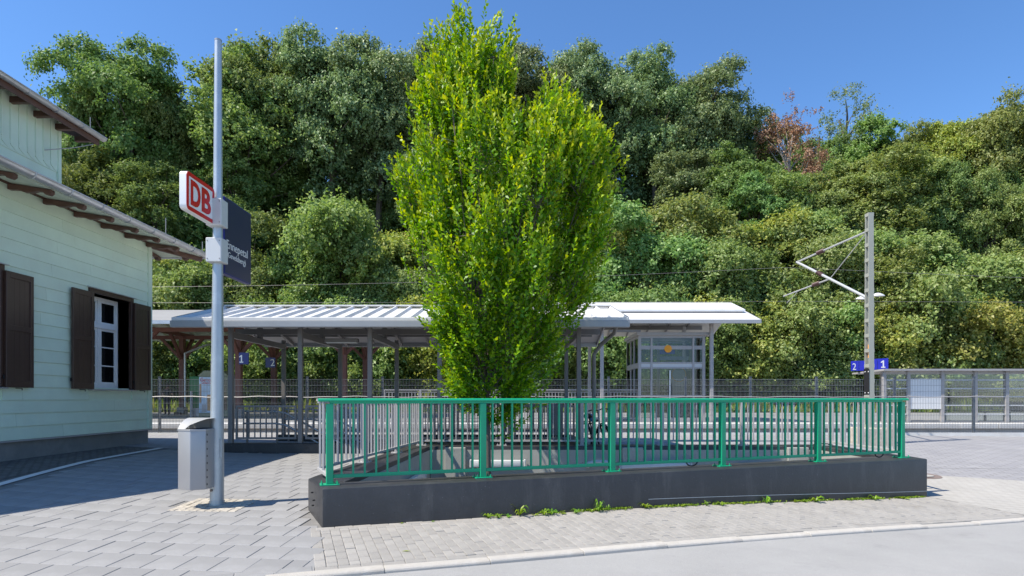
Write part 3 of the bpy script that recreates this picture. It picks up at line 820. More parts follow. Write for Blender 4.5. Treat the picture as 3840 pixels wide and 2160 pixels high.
for ch, y0 in (('D', ly0 + .095), ('B', ly0 + .350)):
    tm = text_mesh(ch, w=.225, h=.305, extrude=.03, offset=.034); tm.materials.append(mt['red'])
    for v in tm.vertices: v.co.z = v.co.z * .05
    piece('logo_letter', tm, lb, Matrix.Translation((lx + .0035, y0, lcz - .1525)) @ facing_x)
# bracket boxes
b1 = MB().box(-3.955, -3.755, 7.745, 7.935, 3.735, 4.085).build('junction_box', mt['box_grey'], sp, bevel=.008)
b2 = MB().box(-3.957, -3.755, 7.745, 7.94, 3.265, 3.577).build('junction_box', mt['box_grey'], sp, bevel=.008)
for bx, z0, z1 in ((b1, 3.735, 4.085), (b2, 3.265, 3.577)):
    for x in (-3.935, -3.777):
        for z in (z0 + .04, z1 - .04):
            MB().tube((x, 7.741, z), (x, 7.746, z), .007, n=8).build('screw', mt['steel'], bx)
nb = MB().box(-3.905, -3.824, 7.985, 8.79, 3.160, 4.19).build('name_board', [mt['navy']], sp, bevel=.004)
MB().box(-3.8245, -3.8225, 8.0, 8.775, 3.18, 4.172).build('board_face', mt['navy_shaded'], nb)
for z in (3.30, 3.95):
    MB().box(-3.89, -3.84, 7.93, 7.99, z, z + .06).build('bracket', mt['steel_light'], sp)
for tx, y0, w, h, z0 in (('Ennepetal', 8.035, .635, .150, 3.478), ('(Gevelsberg)', 8.04, .565, .102, 3.372)):
    tm = text_mesh(tx, w=w, h=h, extrude=.002, offset=.0); tm.materials.append(mt['white'])
    piece('lettering', tm, nb, Matrix.Translation((-3.8215, y0, z0)) @ facing_x)

# ------------------------------------------------------------------ litter bin
bz0, bz1 = .345, 1.105
bn = thing('litter_bin', (-4.03, 7.66, bz0), 'grey metal litter bin with curved hood hung on the sign pole', 'bin')
bpoly = [(-4.245, 7.80), (-4.232, 7.60), (-4.02, 7.49), (-3.868, 7.58), (-3.868, 7.86), (-4.08, 7.90)]
MB().prism(bpoly, bz0, bz1).build('body', mt['bin'], bn, bevel=.010, seg=2, smooth=True)
MB().prism([(p[0] * 1.0 + (p[0] + 4.05) * .03, p[1] + (p[1] - 7.7) * .03) for p in bpoly], bz1 - .02, bz1 + .004).build('rim', mt['bin'], bn, bevel=.003)
hood = MB(); nh = 14; vs = []; fs = []
for k in range(nh + 1):
    t = k / nh; x = -4.236 + t * .372
    yb = 7.60 + (7.49 - 7.60) * min(1, t / .57) if t < .57 else 7.49 + .09 * (t - .57) / .43
    zlow = bz1 + .006 + (.125 * max(0, (t - .38) / .62) ** .75 if t > .38 else 0)
    A = Vector((x, yb, zlow)); B = Vector((x + .004, 7.87, bz1 + .138))
    for j in range(7):
        r_ = j / 6; p = A.lerp(B, r_); p.z = zlow + (bz1 + .138 - zlow) * math.sin(r_ * math.pi / 2) ** .8
        vs.append(p)
for k in range(nh):
    for j in range(6):
        fs.append((k * 7 + j, (k + 1) * 7 + j, (k + 1) * 7 + j + 1, k * 7 + j + 1))
hood.add(vs, fs).build('hood', mt['bin_hood'], bn, smooth=True)
MB().box(-4.236, -3.866, 7.868, 7.878, bz1, bz1 + .138).build('hood_back', mt['bin_hood'], bn)
MB().add([(-4.238, 7.60, bz1), (-4.242, 7.868, bz1), (-4.236, 7.868, bz1 + .137), (-4.236, 7.74, bz1 + .10), (-4.236, 7.65, bz1 + .055)], [(0, 4, 3, 2, 1)]).build('hood_side', mt['bin_hood'], bn)
MB().prism([(-4.05, 7.53), (-3.90, 7.60), (-3.90, 7.82), (-4.05, 7.86)], bz1 + .0045, bz1 + .01).build('opening', mt['dark_void'], bn)  # dark plate stands in for the unlit inside of the bin
MB().box(-3.858, -3.850, 7.84, 7.868, bz0 + .02, bz1 - .01).build('mounting_rail', mt['bin'], bn)
for k in range(8):
    MB().box(-3.8665, -3.864, 7.60, 7.617, bz0 + .05 + k * .09, bz0 + .075 + k * .09).build('slot', mt['black'], bn)

# ------------------------------------------------------------------ timber station building (left)
BX, BY1, BY0 = -8.9, 14.8, 6.6                  # side wall plane, far corner, near end (out of frame)
bz = .36
bd = thing('timber_station_building', (BX - 3, 11, bz), 'pale green weatherboarded station building with dark brown shutters', 'building')
W1 = (12.70, 13.98, 1.72, 3.74); W2 = (9.10, 10.40, 1.72, 3.74)      # window openings (y0, y1, z0, z1)
MB().box(BX - 8, BX - .045, BY0, BY1 - .05, bz - .3, .715).build('plinth', mt['plinth'], bd)
MB().prism([(BX - 8, BY0), (BX + .025, BY0), (BX + .025, BY1 + .02), (BX - 8, BY1 + .02)], .715, .745).build('drip_board', mt['steel_light'], bd, bevel=.004)
# wall core, built round the window openings
mb = MB()
ys = [BY0, W2[0], W2[1], W1[0], W1[1], BY1 - .03]
for i in range(5):
    if i in (1, 3):
        w = W2 if i == 1 else W1
        mb.box(BX - .30, BX - .03, ys[i], ys[i + 1], .745, w[2]); mb.box(BX - .30, BX - .03, ys[i], ys[i + 1], w[3], 5.45)
    else: mb.box(BX - .30, BX - .03, ys[i], ys[i + 1], .745, 5.45)
mb.box(BX - 8, BX - .30, BY1 - .30, BY1 - .03, .745, 5.45)
mb.box(BX - 8, BX - .30, BY0, BY0 + .27, .745, 5.45)
mb.build('wall_core', mt['wood_green'], bd)
# horizontal weatherboards, each board its own piece
PH = .238
z = .75; row = 0
while z < 5.4:
    joints = [BY0, 9.4 + (row * 1.37) % 2.6, BY1 - .14] if row % 2 else [BY0, 8.2 + (row * .9) % 1.2, 11.9 + (row * .77) % 2.0, BY1 - .14]
    for a, b in zip(joints, joints[1:]):
        segs = [(a + .002, b - .002)]
        for w in (W1, W2):
            if z + PH > w[2] - .03 and z < w[3] + .07:
                ns = []
                for s0, s1 in segs:
                    if s1 < w[0] - .08 or s0 > w[1] + .08: ns.append((s0, s1)); continue
                    if s0 < w[0] - .09: ns.append((s0, w[0] - .08))
                    if s1 > w[1] + .09: ns.append((w[1] + .08, s1))
                segs = ns
        for s0, s1 in segs:
            MB().extrude([(BX - .03, s0, z + .002), (BX + .004, s0, z + .002), (BX + .004, s0, z + .012), (BX - .012, s0, z + PH), (BX - .03, s0, z + PH)], (0, s1 - s0, 0)).build('weatherboard', mt['wood_green'], bd)
    z += PH; row += 1
MB().box(BX - .05, BX + .022, BY1 - .14, BY1 + .012, .747, 5.4).build('corner_board', mt['wood_green'], bd, bevel=.004)
MB().box(BX - .16, BX - .05, BY1 - .03, BY1 + .012, .747, 5.4).build('corner_board', mt['wood_green'], bd, bevel=.004)

def make_window(w, tagl):
    y0, y1, z0, z1 = w; xi = BX - .28
    wt = MB()
    # brown reveal
    wt.box(BX - .30, BX + .035, y1, y1 + .09, z0 - .02, z1 + .09).box(BX - .30, BX + .035, y0 - .09, y0, z0 - .02, z1 + .09).box(BX - .30, BX + .036, y0, y1, z1, z1 + .09)
    fr_ = wt.build('window_casing', mt['brown'], bd, bevel=.004)
    MB().extrude([(BX - .3, y0 - .10, z0 - .02), (BX + .09, y0 - .10, z0 - .055), (BX + .09, y0 - .10, z0 - .035), (BX - .3, y0 - .10, z0 + .01)], (0, y1 - y0 + .2, 0)).build('sill', mt['zinc'], fr_)
    MB().extrude([(BX - .0, y0 - .13, z1 + .125), (BX + .085, y0 - .13, z1 + .10), (BX + .085, y0 - .13, z1 + .085), (BX - .0, y0 - .13, z1 + .092)], (0, y1 - y0 + .26, 0)).build('drip_cap', mt['zinc'], fr_)
    win = MB()
    zt = z0 + (z1 - z0) * .66; ym = (y0 + y1) / 2
    win.box(xi - .05, xi, y0, y1, z0, z0 + .09).box(xi - .05, xi, y0, y1, z1 - .06, z1).box(xi - .05, xi, y0, y0 + .06, z0 + .09, z1 - .06).box(xi - .05, xi, y1 - .06, y1, z0 + .09, z1 - .06)
    win.box(xi - .05, xi + .025, y0 + .06, y1 - .06, zt, zt + .10).box(xi - .05, xi + .005, ym - .05, ym + .05, z0 + .09, zt).box(xi - .05, xi + .005, ym - .05, ym + .05, zt + .10, z1 - .06)
    wo_ = win.build('window_frame', mt['win_white'], bd, bevel=.004)
    for a, b in ((y0 + .06, ym - .05), (ym + .05, y1 - .06)):
        cas = MB()
        for (c0, c1) in ((z0 + .09, zt), (zt + .10, z1 - .06)):
            cas.box(xi - .045, xi - .012, a, a + .05, c0, c1).box(xi - .045, xi - .012, b - .05, b, c0, c1).box(xi - .045, xi - .012, a + .05, b - .05, c0, c0 + .05).box(xi - .045, xi - .012, a + .05, b - .05, c1 - .05, c1)
        h3 = (zt - z0 - .09) / 3
        for k in (1, 2): cas.box(xi - .042, xi - .016, a + .05, b - .05, z0 + .09 + h3 * k - .014, z0 + .09 + h3 * k + .014)
        cas.build('casement', mt['win_white'], wo_, bevel=.003)
        for c0, c1 in [(z0 + .10 + h3 * k, z0 + .08 + h3 * (k + 1)) for k in range(3)] + [(zt + .14, z1 - .10)]:
            MB().box(xi - .034, xi - .028, a + .045, b - .045, c0 - .01, c1 + .01).build('pane', mt['pane_dark'], wo_)
make_window(W1, ''); make_window(W2, '')

def shutter(ya, yb, z0, z1):
    x = BX + .045; t = .045
    w = yb - ya; st = .075
    s_ = MB()
    s_.box(x, x + t, ya, ya + st, z0, z1).box(x, x + t, yb - st, yb, z0, z1)
    zm = z0 + (z1 - z0) * .49
    for a, b in ((z0, z0 + .12), (zm, zm + .10), (z1 - .11, z1)): s_.box(x, x + t, ya + st, yb - st, a, b)
    so = s_.build('shutter', mt['brown'], bd, bevel=.004)
    for a, b in ((z0 + .12, zm), (zm + .10, z1 - .11)):
        n = 4; pw_ = (w - 2 * st) / n
        for k in range(n):
            MB().box(x + .010, x + .028, ya + st + k * pw_ + .0015, ya + st + (k + 1) * pw_ - .0015, a, b).build('slat_board', mt['brown'], so)
    MB().path([(BX, ya + .3, z0 - .01), (x + .07, ya + .3, z0 - .015), (x + .07, ya + .3, z0 - .05)], .008, 6).build('holdback', mt['black'], so)
    MB().box(x + .005, x + .02, ya - .03, ya + .0, z0 + .15, z0 + .22).build('hinge', mt['black'], so)
    return so
shutter(12.05, 12.66, 1.69, 3.73); shutter(14.04, 14.645, 1.69, 3.73); shutter(10.46, 11.06, 1.69, 3.73)

# lower roof: eaves plan, soffit boards, rafter tails, gutter
EX, EZ, EY = -8.10, 5.17, 15.72
SL = .16
def soffit_z(x): return EZ + (EX - x) * SL
# roof deck as a hipped slab (unseen near end chamfered to shape its cast shadow)
ez = EZ + .035
rp = [(EX, 7.45), (EX, EY), (-10.6, EY - 2.5), (-10.6, 7.45)]
mb = MB()
top = [(EX, 7.45, ez), (EX, EY, ez), (-10.6, EY - 2.5, ez + 2.5 * .36), (-10.6, 7.45, ez + 2.5 * .36)]
mb.extrude(top, (0, 0, .04))
mb.extrude([(EX, EY, ez), (-17, EY, ez), (-17, EY - 2.5, ez + 2.5 * .36), (-10.6, EY - 2.5, ez + 2.5 * .36)], (0, 0, .04))
mb.extrude([(EX, 7.45, ez), (-10.6, 7.45, ez + 2.5 * .36), (-11.6, 5.7, ez + 2.5 * .36), (-9.15, 5.6, ez)], (0, 0, .04))
mb.build('roof', mt['tile_roof'], bd)
mb = MB().box(-16.9, -10.5, 7.0, 13.3, ez + .8, ez + 1.0)
mb.build('roof_deck', mt['tile_roof'], bd)
nb_ = 6
for k in range(int((EY - 7.45) / .14)):         # soffit boards seen from below run along the eaves in short courses
    pass
for k in range(6):
    x0 = EX - .02 - k * .135
    MB().extrude([(x0, 7.45, soffit_z(x0) + .012), (x0 - .131, 7.45, soffit_z(x0 - .131) + .012), (x0 - .131, 7.45, soffit_z(x0 - .131) + .03), (x0, 7.45, soffit_z(x0) + .03)], (0, EY - 7.45 - .02 - k * .135, 0)).build('soffit_board', mt['soffit'], bd)
for k in range(6):
    y0 = EY - .02 - k * .135
    zz = lambda y: EZ + (EY - y) * SL
    MB().extrude([(-16, y0, zz(y0) + .012), (-16, y0 - .131, zz(y0 - .131) + .012), (-16, y0 - .131, zz(y0 - .131) + .03), (-16, y0, zz(y0) + .03)], (16 + EX - .02 - k * .135, 0, 0)).build('soffit_board', mt['soffit'], bd)
def tail_profile(L, h=.15):                     # decorative rafter end: (distance from wall, drop)
    return [(0, 0), (L, 0), (L, -.06), (L - .05, -.10), (L - .12, -.095), (L - .16, -.055), (L - .26, -.06), (L - .36, -.10), (L - .50, -.115), (L - .60, -.09), (0, -.11)]
Lt = EX - BX - .02
for k in range(10):
    y = 14.62 - k * .80
    if y < 7.6: break
    pr = [(BX + s_, y - .045, soffit_z(BX + s_) + dz - .0) for s_, dz in tail_profile(Lt)]
    MB().extrude(pr, (0, .09, 0)).build('rafter_tail', mt['brown_tail'], bd, bevel=.006)
for k in range(4):
    x = BX + .28 - .0 - k * .72 + .12
    Ly = EY - BY1 - .03
    pr = [(x - .055, BY1 + s_, EZ + (EY - (BY1 + s_)) * SL + dz) for s_, dz in tail_profile(Ly)]
    MB().extrude(pr, (.11, 0, 0)).build('rafter_tail', mt['brown_tail'], bd, bevel=.006)
MB().bar((BX, BY1, EZ + .8 * SL - .05), (EX - .02, EY - .02, EZ - .05), .09, .11).build('hip_rafter', mt['brown_tail'], bd, bevel=.006)
MB().bar((BX + .02, 7.5, EZ + .8 * SL - .0), (BX + .02, BY1, EZ + .8 * SL - .0), .04, .05).build('wall_plate', mt['brown_tail'], bd)
def gutter(p0, p1, r, nrm, name='gutter', seams=1.0):
    p0 = Vector(p0); p1 = Vector(p1); nrm = Vector(nrm); Z = Vector((0, 0, 1))
    prof = [nrm * (r * math.cos(a)) + Z * (r * math.sin(a)) for a in [math.pi + math.pi * k / 10 for k in range(11)]]
    prof += [p * .90 for p in reversed(prof)]
    ob = MB().extrude([p0 + q for q in prof], p1 - p0).build(name, mt['zinc'], bd, smooth=True)
    MB().tube(p0 + nrm * r, p1 + nrm * r, .014, n=8).build('gutter_bead', mt['zinc'], ob, smooth=True)
    L = (p1 - p0).length; d = (p1 - p0) / L; n = int(L / seams)
    for k in range(1, n + 1):
        q = p0 + d * (k * L / (n + 1))
        pr = [q + nrm * (r * 1.06 * math.cos(a)) + Z * (r * 1.06 * math.sin(a)) for a in [math.pi + math.pi * j / 10 for j in range(11)]]
        MB().path(pr, .012, 5).build('gutter_strap', mt['zinc'], ob)
    return ob
gutter((EX + .085, 7.5, EZ + .085), (EX + .085, EY + .1, EZ + .085), .092, (1, 0, 0), seams=.85)
gutter((EX + .17, EY + .09, EZ + .085), (-16, EY + .09, EZ + .085), .092, (0, 1, 0), seams=.85)
for y, h in ((13.95, .42), (15.6, .30)):
    MB().tube((EX + .05, y, EZ + .1), (EX + .05, y, EZ + .1 + h), .008, n=6).build('lightning_rod', mt['steel_light'], bd)
# upper storey
UX, UY = -10.4, 13.8
MB().box(UX - 6, UX - .02, 7.5, UY - .03, 5.6, 7.95).build('upper_wall_core', mt['wood_green'], bd)
k = 0; y = 13.72 - .006
while y > 9.6:
    n = 8; pts = [(UX + .018, y, 8.0), (UX + .018, y - .206, 8.0)]
    zb_ = 6.78
    arc = [(UX + .018, y - .206 + .206 * j / n, zb_ - .0 - .11 * math.sin(math.pi * .5 * (j / n))) for j in range(n + 1)]
    MB().extrude(pts + arc, (-.03, 0, 0)).build('vertical_board', mt['wood_green'], bd)
    MB().box(UX + .019, UX + .034, y - .212 - .012, y - .212 + .012, 6.86, 8.0).build('batten', mt['wood_green'], bd)
    y -= .218; k += 1
z = 5.7
while z < 6.75:
    MB().extrude([(UX - .02, 7.5, z), (UX + .010, 7.5, z), (UX + .010, 7.5, z + .01), (UX - .006, 7.5, z + PH), (UX - .02, 7.5, z + PH)], (0, UY - .1 - 7.5, 0)).build('weatherboard', mt['wood_green'], bd); z += PH
MB().box(UX - .05, UX + .04, UY - .09, UY, 5.6, 8.0).build('corner_board', mt['wood_green'], bd)
UEX, UEZ, UEY = -9.93, 7.68, 14.45
mb = MB().extrude([(UEX, 7.6, UEZ + .04), (UEX, UEY, UEZ + .04), (-13.5, UEY, UEZ + 1.4), (-13.5, 7.6, UEZ + 1.4)], (0, 0, .12))
mb.build('upper_roof', mt['tile_roof'], bd)
MB().box(UEX - .03, UEX - .005, 7.6, UEY, UEZ - .10, UEZ + .04).build('eaves_board', mt['brown_tail'], bd)
MB().extrude([(UEX - .03, UEY - .03, UEZ - .1), (UEX - .03, UEY - .03, UEZ + .05), (-13.5, UEY - .03, UEZ + 1.4), (-13.5, UEY - .03, UEZ + 1.25)], (0, .03, 0)).build('verge_board', mt['brown_tail'], bd)
for k in range(6):
    y = 14.3 - k * .62
    MB().box(UX, UEX - .02, y - .05, y + .05, UEZ - .07, UEZ + .06).build('rafter_tail', mt['brown_tail'], bd, bevel=.006)
gutter((UEX + .06, 7.6, UEZ + .09), (UEX + .06, UEY + .06, UEZ + .09), .08, (1, 0, 0), seams=.8)
MB().tube((UEX + .02, 14.1, UEZ + .1), (UEX + .02, 14.1, UEZ + .42), .008, n=6).build('lightning_rod', mt['steel_light'], bd)
MB().path([(UX + .04, 13.3, 7.0), (UX + .25, 13.9, 7.3), (UEX - .05, 14.3, 7.55)], .010, 6).build('stay_wire', mt['steel_light'], bd)

# ------------------------------------------------------------------ stair enclosure and its canopy
SF, SB = 13.75, 16.93
SX0, SPN = -6.44, 1.594
xs6 = [SX0 + SPN * k for k in range(6)]
cb = thing('stair_curb_wall', (-2.4, 13.75, .25), 'low anthracite curb around the station staircase', 'wall')
MB().box(-6.62, 1.72, 13.63, 13.88, -.3, .47).build('curb', mt['wall_dark'], cb, bevel=.015)
MB().box(-6.62, 1.72, 16.82, 17.05, -.3, .47).build('curb', mt['wall_dark'], cb, bevel=.015)
MB().box(1.48, 1.72, 13.882, 16.818, -.3, .47).build('curb', mt['wall_dark'], cb, bevel=.015)
sw = thing('staircase', (-5, 15.3, .25), 'concrete stairs leading down to the underpass under the white canopy', 'stairs')
mb = MB().box(-5.1, 1.5, 13.88, 13.9, -3.2, .25).box(-5.1, 1.5, 16.80, 16.82, -3.2, .25).box(1.46, 1.48, 13.9, 16.8, -3.2, .3)
mb.build('shaft_lining', mt['plinth'], sw)
for k in range(17):
    MB().box(-5.1 + .30 * k, -5.1 + .30 * (k + 1), 13.9, 16.8, -3.2, .24 - .165 * k - .05).build('step', mt['concrete'], sw, bevel=.008)
def stair_handrail(y, dz):
    q = [(-6.3, y, 1.02 + dz + .17), (-5.55, y, 1.02 + dz + .17), (-5.3, y, 1.0 + dz + .15), (-1.6, y, -1.0 + dz + .12)]
    return MB().path(q, .024, 10).build('handrail', mt['bike_sil'], sw, smooth=True)
for y in (14.05, 16.65):
    for dz in (0, -.28): stair_handrail(y, dz)
    for x in (-6.2, -5.5):
        MB().bar((x, y, .25), (x, y, 1.18), .04, .04).build('handrail_post', mt['steel'], sw)

cn = thing('stair_canopy', (-2.4, 15.3, .47), 'long white gabled steel canopy over the station stairs', 'canopy')
ZB = 3.02                                       # top of tie beams
pmF = MB().box(-.05, .05, -.05, .05, 0, 3.13 - .47).mesh('post', bevel=.006); pmF.materials.append(mt['steel'])
RY, RZ = 15.34, 3.80; FE, BE = 12.95, 17.73; EZc = 3.18
def roof_z(y): return RZ - abs(y - RY) * (RZ - EZc) / (RY - FE)
for x in xs6:
    for y in (SF, SB):
        piece('post', pmF, cn, Matrix.Translation((x, y, .47)))
    MB().box(x - .045, x + .045, SF + .05, SB - .05, ZB - .14, ZB).build('tie_beam', mt['steel'], cn, bevel=.005)
    MB().box(x - .05, x + .05, RY - .06, RY + .06, ZB, RZ - .16).build('king_post', mt['steel'], cn)
    for s0, s1 in ((FE + .1, RY), (RY, BE - .1)):
        MB().bar((x, s0, roof_z(s0) - .12), (x, s1, roof_z(s1) - .12), .07, .10).build('rafter', mt['steel'], cn)
for x in [SX0 + SPN * (k + .5) for k in range(5)]:
    for s0, s1 in ((FE + .15, RY), (RY, BE - .15)):
        MB().bar((x, s0, roof_z(s0) - .10), (x, s1, roof_z(s1) - .10), .05, .06).build('rafter', mt['steel'], cn)
CX0, CX1 = -7.30, 2.50
for y in (SF, SB, 14.55, 16.1):
    MB().bar((CX0 + .25, y, roof_z(y) - .115), (CX1 - .25, y, roof_z(y) - .115), .08, .09).build('purlin', mt['steel'], cn)
MB().box(CX0 + .25, CX1 - .25, RY - .05, RY + .05, ZB + .10, ZB + .24).build('ridge_beam', mt['steel'], cn)
for s0, s1 in ((FE, RY), (RY, BE)):
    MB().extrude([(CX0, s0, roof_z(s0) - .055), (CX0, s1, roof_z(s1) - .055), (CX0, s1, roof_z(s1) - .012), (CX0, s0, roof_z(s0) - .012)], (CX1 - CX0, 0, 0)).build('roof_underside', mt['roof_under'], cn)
    MB().extrude([(CX0, s0, roof_z(s0) - .011), (CX0, s1, roof_z(s1) - .011), (CX0, s1, roof_z(s1)), (CX0, s0, roof_z(s0))], (CX1 - CX0, 0, 0)).build('roof_sheet', mt['roof_white'], cn)
    n = 27; dd = (CX1 - CX0) / n
    for k in range(n + 1):
        x = CX0 + dd * k
        a = Vector((x, s0 + (.06 if s0 == FE else 0), 0)); a.z = roof_z(a.y); b = Vector((x, s1 - (.06 if s1 == BE else 0), 0)); b.z = roof_z(b.y)
        pr = [a + Vector((-.05, 0, 0)), a + Vector((.05, 0, 0)), a + Vector((.018, 0, .062)), a + Vector((-.018, 0, .062))]
        MB().extrude(pr, b - a).build('roof_rib', mt['roof_white'], cn)
MB().bar((CX0, RY, RZ + .05), (CX1, RY, RZ + .05), .26, .035).build('ridge_cap', mt['roof_white'], cn)
for ye, sg in ((FE, -1), (BE, 1)):
    MB().box(CX0 - .02, CX1 + .02, min(ye, ye + sg * .12), max(ye, ye + sg * .12), EZc - .16, EZc - .02).build('box_gutter', mt['fascia'], cn, bevel=.012, seg=2)
    MB().box(CX0, CX1, min(ye + sg * .005, ye + sg * .10), max(ye + sg * .005, ye + sg * .10), EZc - .018, EZc + .055).build('eaves_trim', mt['roof_white'], cn, bevel=.008)
for xe, sg in ((CX0, -1), (CX1, 1)):
    for s0, s1 in ((FE, RY), (RY, BE)):
        MB().extrude([(xe, s0, roof_z(s0) - .12), (xe, s1, roof_z(s1) - .12), (xe, s1, roof_z(s1) + .07), (xe, s0, roof_z(s0) + .07)], (sg * .03, 0, 0)).build('verge_trim', mt['fascia'], cn)
for x in (xs6[1] + .35, xs6[4] - .2):
    lf = MB().box(x - .05, x + .75, 14.55, 14.72, 2.86, 2.95).build('light_fixture', mt['steel'], cn, bevel=.01)
    MB().box(x - .02, x + .72, 14.57, 14.70, 2.84, 2.86).build('diffuser', mt['strip'], lf)
dp = MB().path([(2.25, 12.96, 3.05), (2.25, 13.2, 2.93), (2.0, 13.5, 2.7), (1.86, 13.62, 2.5), (1.86, 13.62, .3)], .045, 12).build('downpipe', mt['steel'], cn, smooth=True)
MB().box(xs6[5] - .55, xs6[5] - .1, SB - .1, SB + .1, .47, 1.35).build('cabinet', mt['steel'], cn)

def panel_rail(xa, xb, y, z0, z1, n, mat):
    fr = MB().box(xa, xb, y - .018, y + .018, z1 - .045, z1).box(xa, xb, y - .018, y + .018, z0, z0 + .045).box(xa, xa + .045, y - .018, y + .018, z0 + .045, z1 - .045).box(xb - .045, xb, y - .018, y + .018, z0 + .045, z1 - .045).build('railing_panel', mat, cn)
    bme_ = MB().box(-.011, .011, -.012, .012, z0 + .045, z1 - .045).mesh('baluster'); bme_.materials.append(mat)
    for i in range(n):
        x = xa + .045 + (xb - xa - .09) * (i + 1) / (n + 1)
        piece('baluster', bme_, fr, Matrix.Translation((x, y, 0)))
side_name = {SF: 'front', SB: 'rear'}
ordn = ['first', 'second', 'third', 'fourth', 'fifth']
for y in (SF, SB):
    for k in range(5):
        if y == SB and k == 0: continue
        panel_rail(xs6[k] + .11, xs6[k + 1] - .09, y, .56, 1.335, 9, mt['steel'])

# ------------------------------------------------------------------ mesh fence along the track
FY = 20.2; FZ0, FZ1 = .30, 2.14
fn = thing('mesh_fence', (2, FY, FZ0), 'anthracite double rod mesh fence along the railway', 'fence')
fx = [PX(x_, FY) for x_ in (-250, 30, 313, 596, 873, 1151, 1434, 1717, 2000, 2283, 2572, 2816, 3064, 3357, 3655, 3950, 4240)]
pan = MB()
for i in range(49):
    x = .03 + i * .05
    pan.box(x - .0032, x + .0032, -.0032, .0032, 0, FZ1 - FZ0)
for j in range(10):
    zz_ = .03 + j * .2
    for y in (-.011, .011): pan.box(0, 2.46, y - .004, y + .004, zz_ - .0045, zz_ + .0045)
pme = pan.mesh('mesh_panel'); pme.materials.append(mt['fence_galv'])
fpm = MB().box(-.035, .035, -.03, .03, -.15, FZ1 - FZ0 + .07).box(-.045, .045, -.04, .04, FZ1 - FZ0 + .07, FZ1 - FZ0 + .085).mesh('fence_post'); fpm.materials.append(mt['fence'])
for k, x in enumerate(fx):
    piece('fence_post', fpm, fn, Matrix.Translation((x, FY + .045, FZ0)))
    if k < len(fx) - 1: piece('mesh_panel', pme, fn, Matrix.Translation((x + .02, FY, FZ0)) @ Matrix.Diagonal(((fx[k + 1] - x - .04) / 2.46, 1, 1, 1)))
q = []
for k in range(145):
    x = fx[0] + k * .25
    q.append((x, FY - .03, 1.545 + .012 * math.sin(x * 2.1) + .01 * math.sin(x * 5.7)))
cb_ = MB().path(q, .013, 5).build('rod_highlight', mt['steel_light'], smooth=True)  # pale strand added to paint the highlight along a fence rod
tag(cb_, 'pale cable line added for the lit edge of a mesh fence rod', 'highlight')
mb = MB(); mb.box(-16, 24, FY - .02, FY + .16, .0, .335).build('fence_edging', mt['coping'], kind='structure')

# ------------------------------------------------------------------ track bed, platform
mb = MB().grid(lambda x, y: (x, y, -.35 if y > 21 else (.20 if y < 20.5 else -.2)), [-200, -60, -20, 0, 20, 60, 200], [20.36, 20.8, 21.2, 23.8])
mb.build('track_bed', mt['ballast'], kind='structure')
for y in (21.28, 22.72):
    r = MB()
    pr = [(-.07, 0), (.07, 0), (.07, .02), (.012, .035), (.012, .12), (.035, .13), (.035, .165), (-.035, .165), (-.035, .13), (-.012, .12), (-.012, .035), (-.07, .02)]
    r.extrude([(-120, y + a, -.22 + b) for a, b in pr], (240, 0, 0))
    tag(r.build('rail', mt['iron']), 'steel running rail on the platform side of the hidden track' if y > 22 else 'steel running rail on the fence side of the hidden track', 'rail')
PZF = .50
plat = MB().box(-120, 120, 23.86, 30, -.5, PZF).build('platform', mt['platform'], kind='structure')
MB().add([(-120, 30.0, PZF - .002), (120, 30.0, PZF - .002), (120, 39.2, PZF + .06), (-120, 39.2, PZF + .06), (-120, 39.2, -.5), (120, 39.2, -.5)], [(0, 1, 2, 3), (3, 2, 5, 4)]).build('platform_back', mt['platform'], plat)
MB().box(-120, 120, 23.70, 23.859, -.5, PZF - .20).build('platform_wall', mt['concrete'], plat)
cpm = MB().box(-.745, .745, -.12, .52, -.20, .004).mesh('coping_slab', bevel=.012); cpm.materials.append(mt['coping'])
for k in range(-14, 16):
    piece('coping_slab', cpm, plat, Matrix.Translation((k * 1.5 + .4, 23.72, PZF)))
MB().box(-120, -21.0, 23.6, 24.24, PZF - .2, PZF + .003).box(23.4, 120, 23.6, 24.24, PZF - .2, PZF + .003).build('coping_band', mt['coping'], plat)
MB().box(-120, 120, 24.65, 24.80, PZF, PZF + .004).build('safety_line', mt['white_paint'], plat)

# ------------------------------------------------------------------ lift tower and platform canopy
LY0, LY1 = 25.2, 27.8
lx0, lx1 = PX(2394, LY0), PX(2645, LY0)
lz1 = PZ(1258, LY0)
lt = thing('lift_tower', ((lx0 + lx1) / 2, LY0, PZF), 'grey framed glass lift tower on the platform', 'lift tower')
mb = MB()
fw = .12
xm = [lx0, PX(2440, LY0), PX(2597, LY0), lx1 - fw]
for x in xm: mb.box(x, x + (fw if x in (lx0, lx1 - fw) else .08), LY0, LY0 + fw, PZF, lz1)
zr = [PZF, PZ(1484, LY0), PZ(1379, LY0), PZ(1362, LY0), lz1 - .08]
for z0_, z1_ in ((PZF, PZF + .18), (PZ(1489, LY0), PZ(1482, LY0)), (PZ(1382, LY0), PZ(1376, LY0)), (PZ(1364, LY0), PZ(1358, LY0)), (lz1 - .10, lz1 - .001)):
    mb.box(lx0 + fw + .001, lx1 - fw - .001, LY0 + .01, LY0 + .09, z0_, z1_)
for y in (LY0 + .95, LY0 + 1.7, LY1 - fw):
    mb.box(lx0 + .001, lx0 + .09, y, y + .10, PZF, lz1 - .002)
    mb.box(lx1 - .09, lx1 - .001, y, y + .10, PZF, lz1 - .002)
for z0_, z1_ in ((PZF, PZF + .18), (1.55, 1.62), (PZ(1379, LY0), PZ(1360, LY0)), (lz1 - .10, lz1 - .003)):
    mb.box(lx0 + .005, lx0 + .08, LY0 + fw, LY1, z0_, z1_); mb.box(lx1 - .08, lx1 - .005, LY0 + fw, LY1, z0_, z1_)
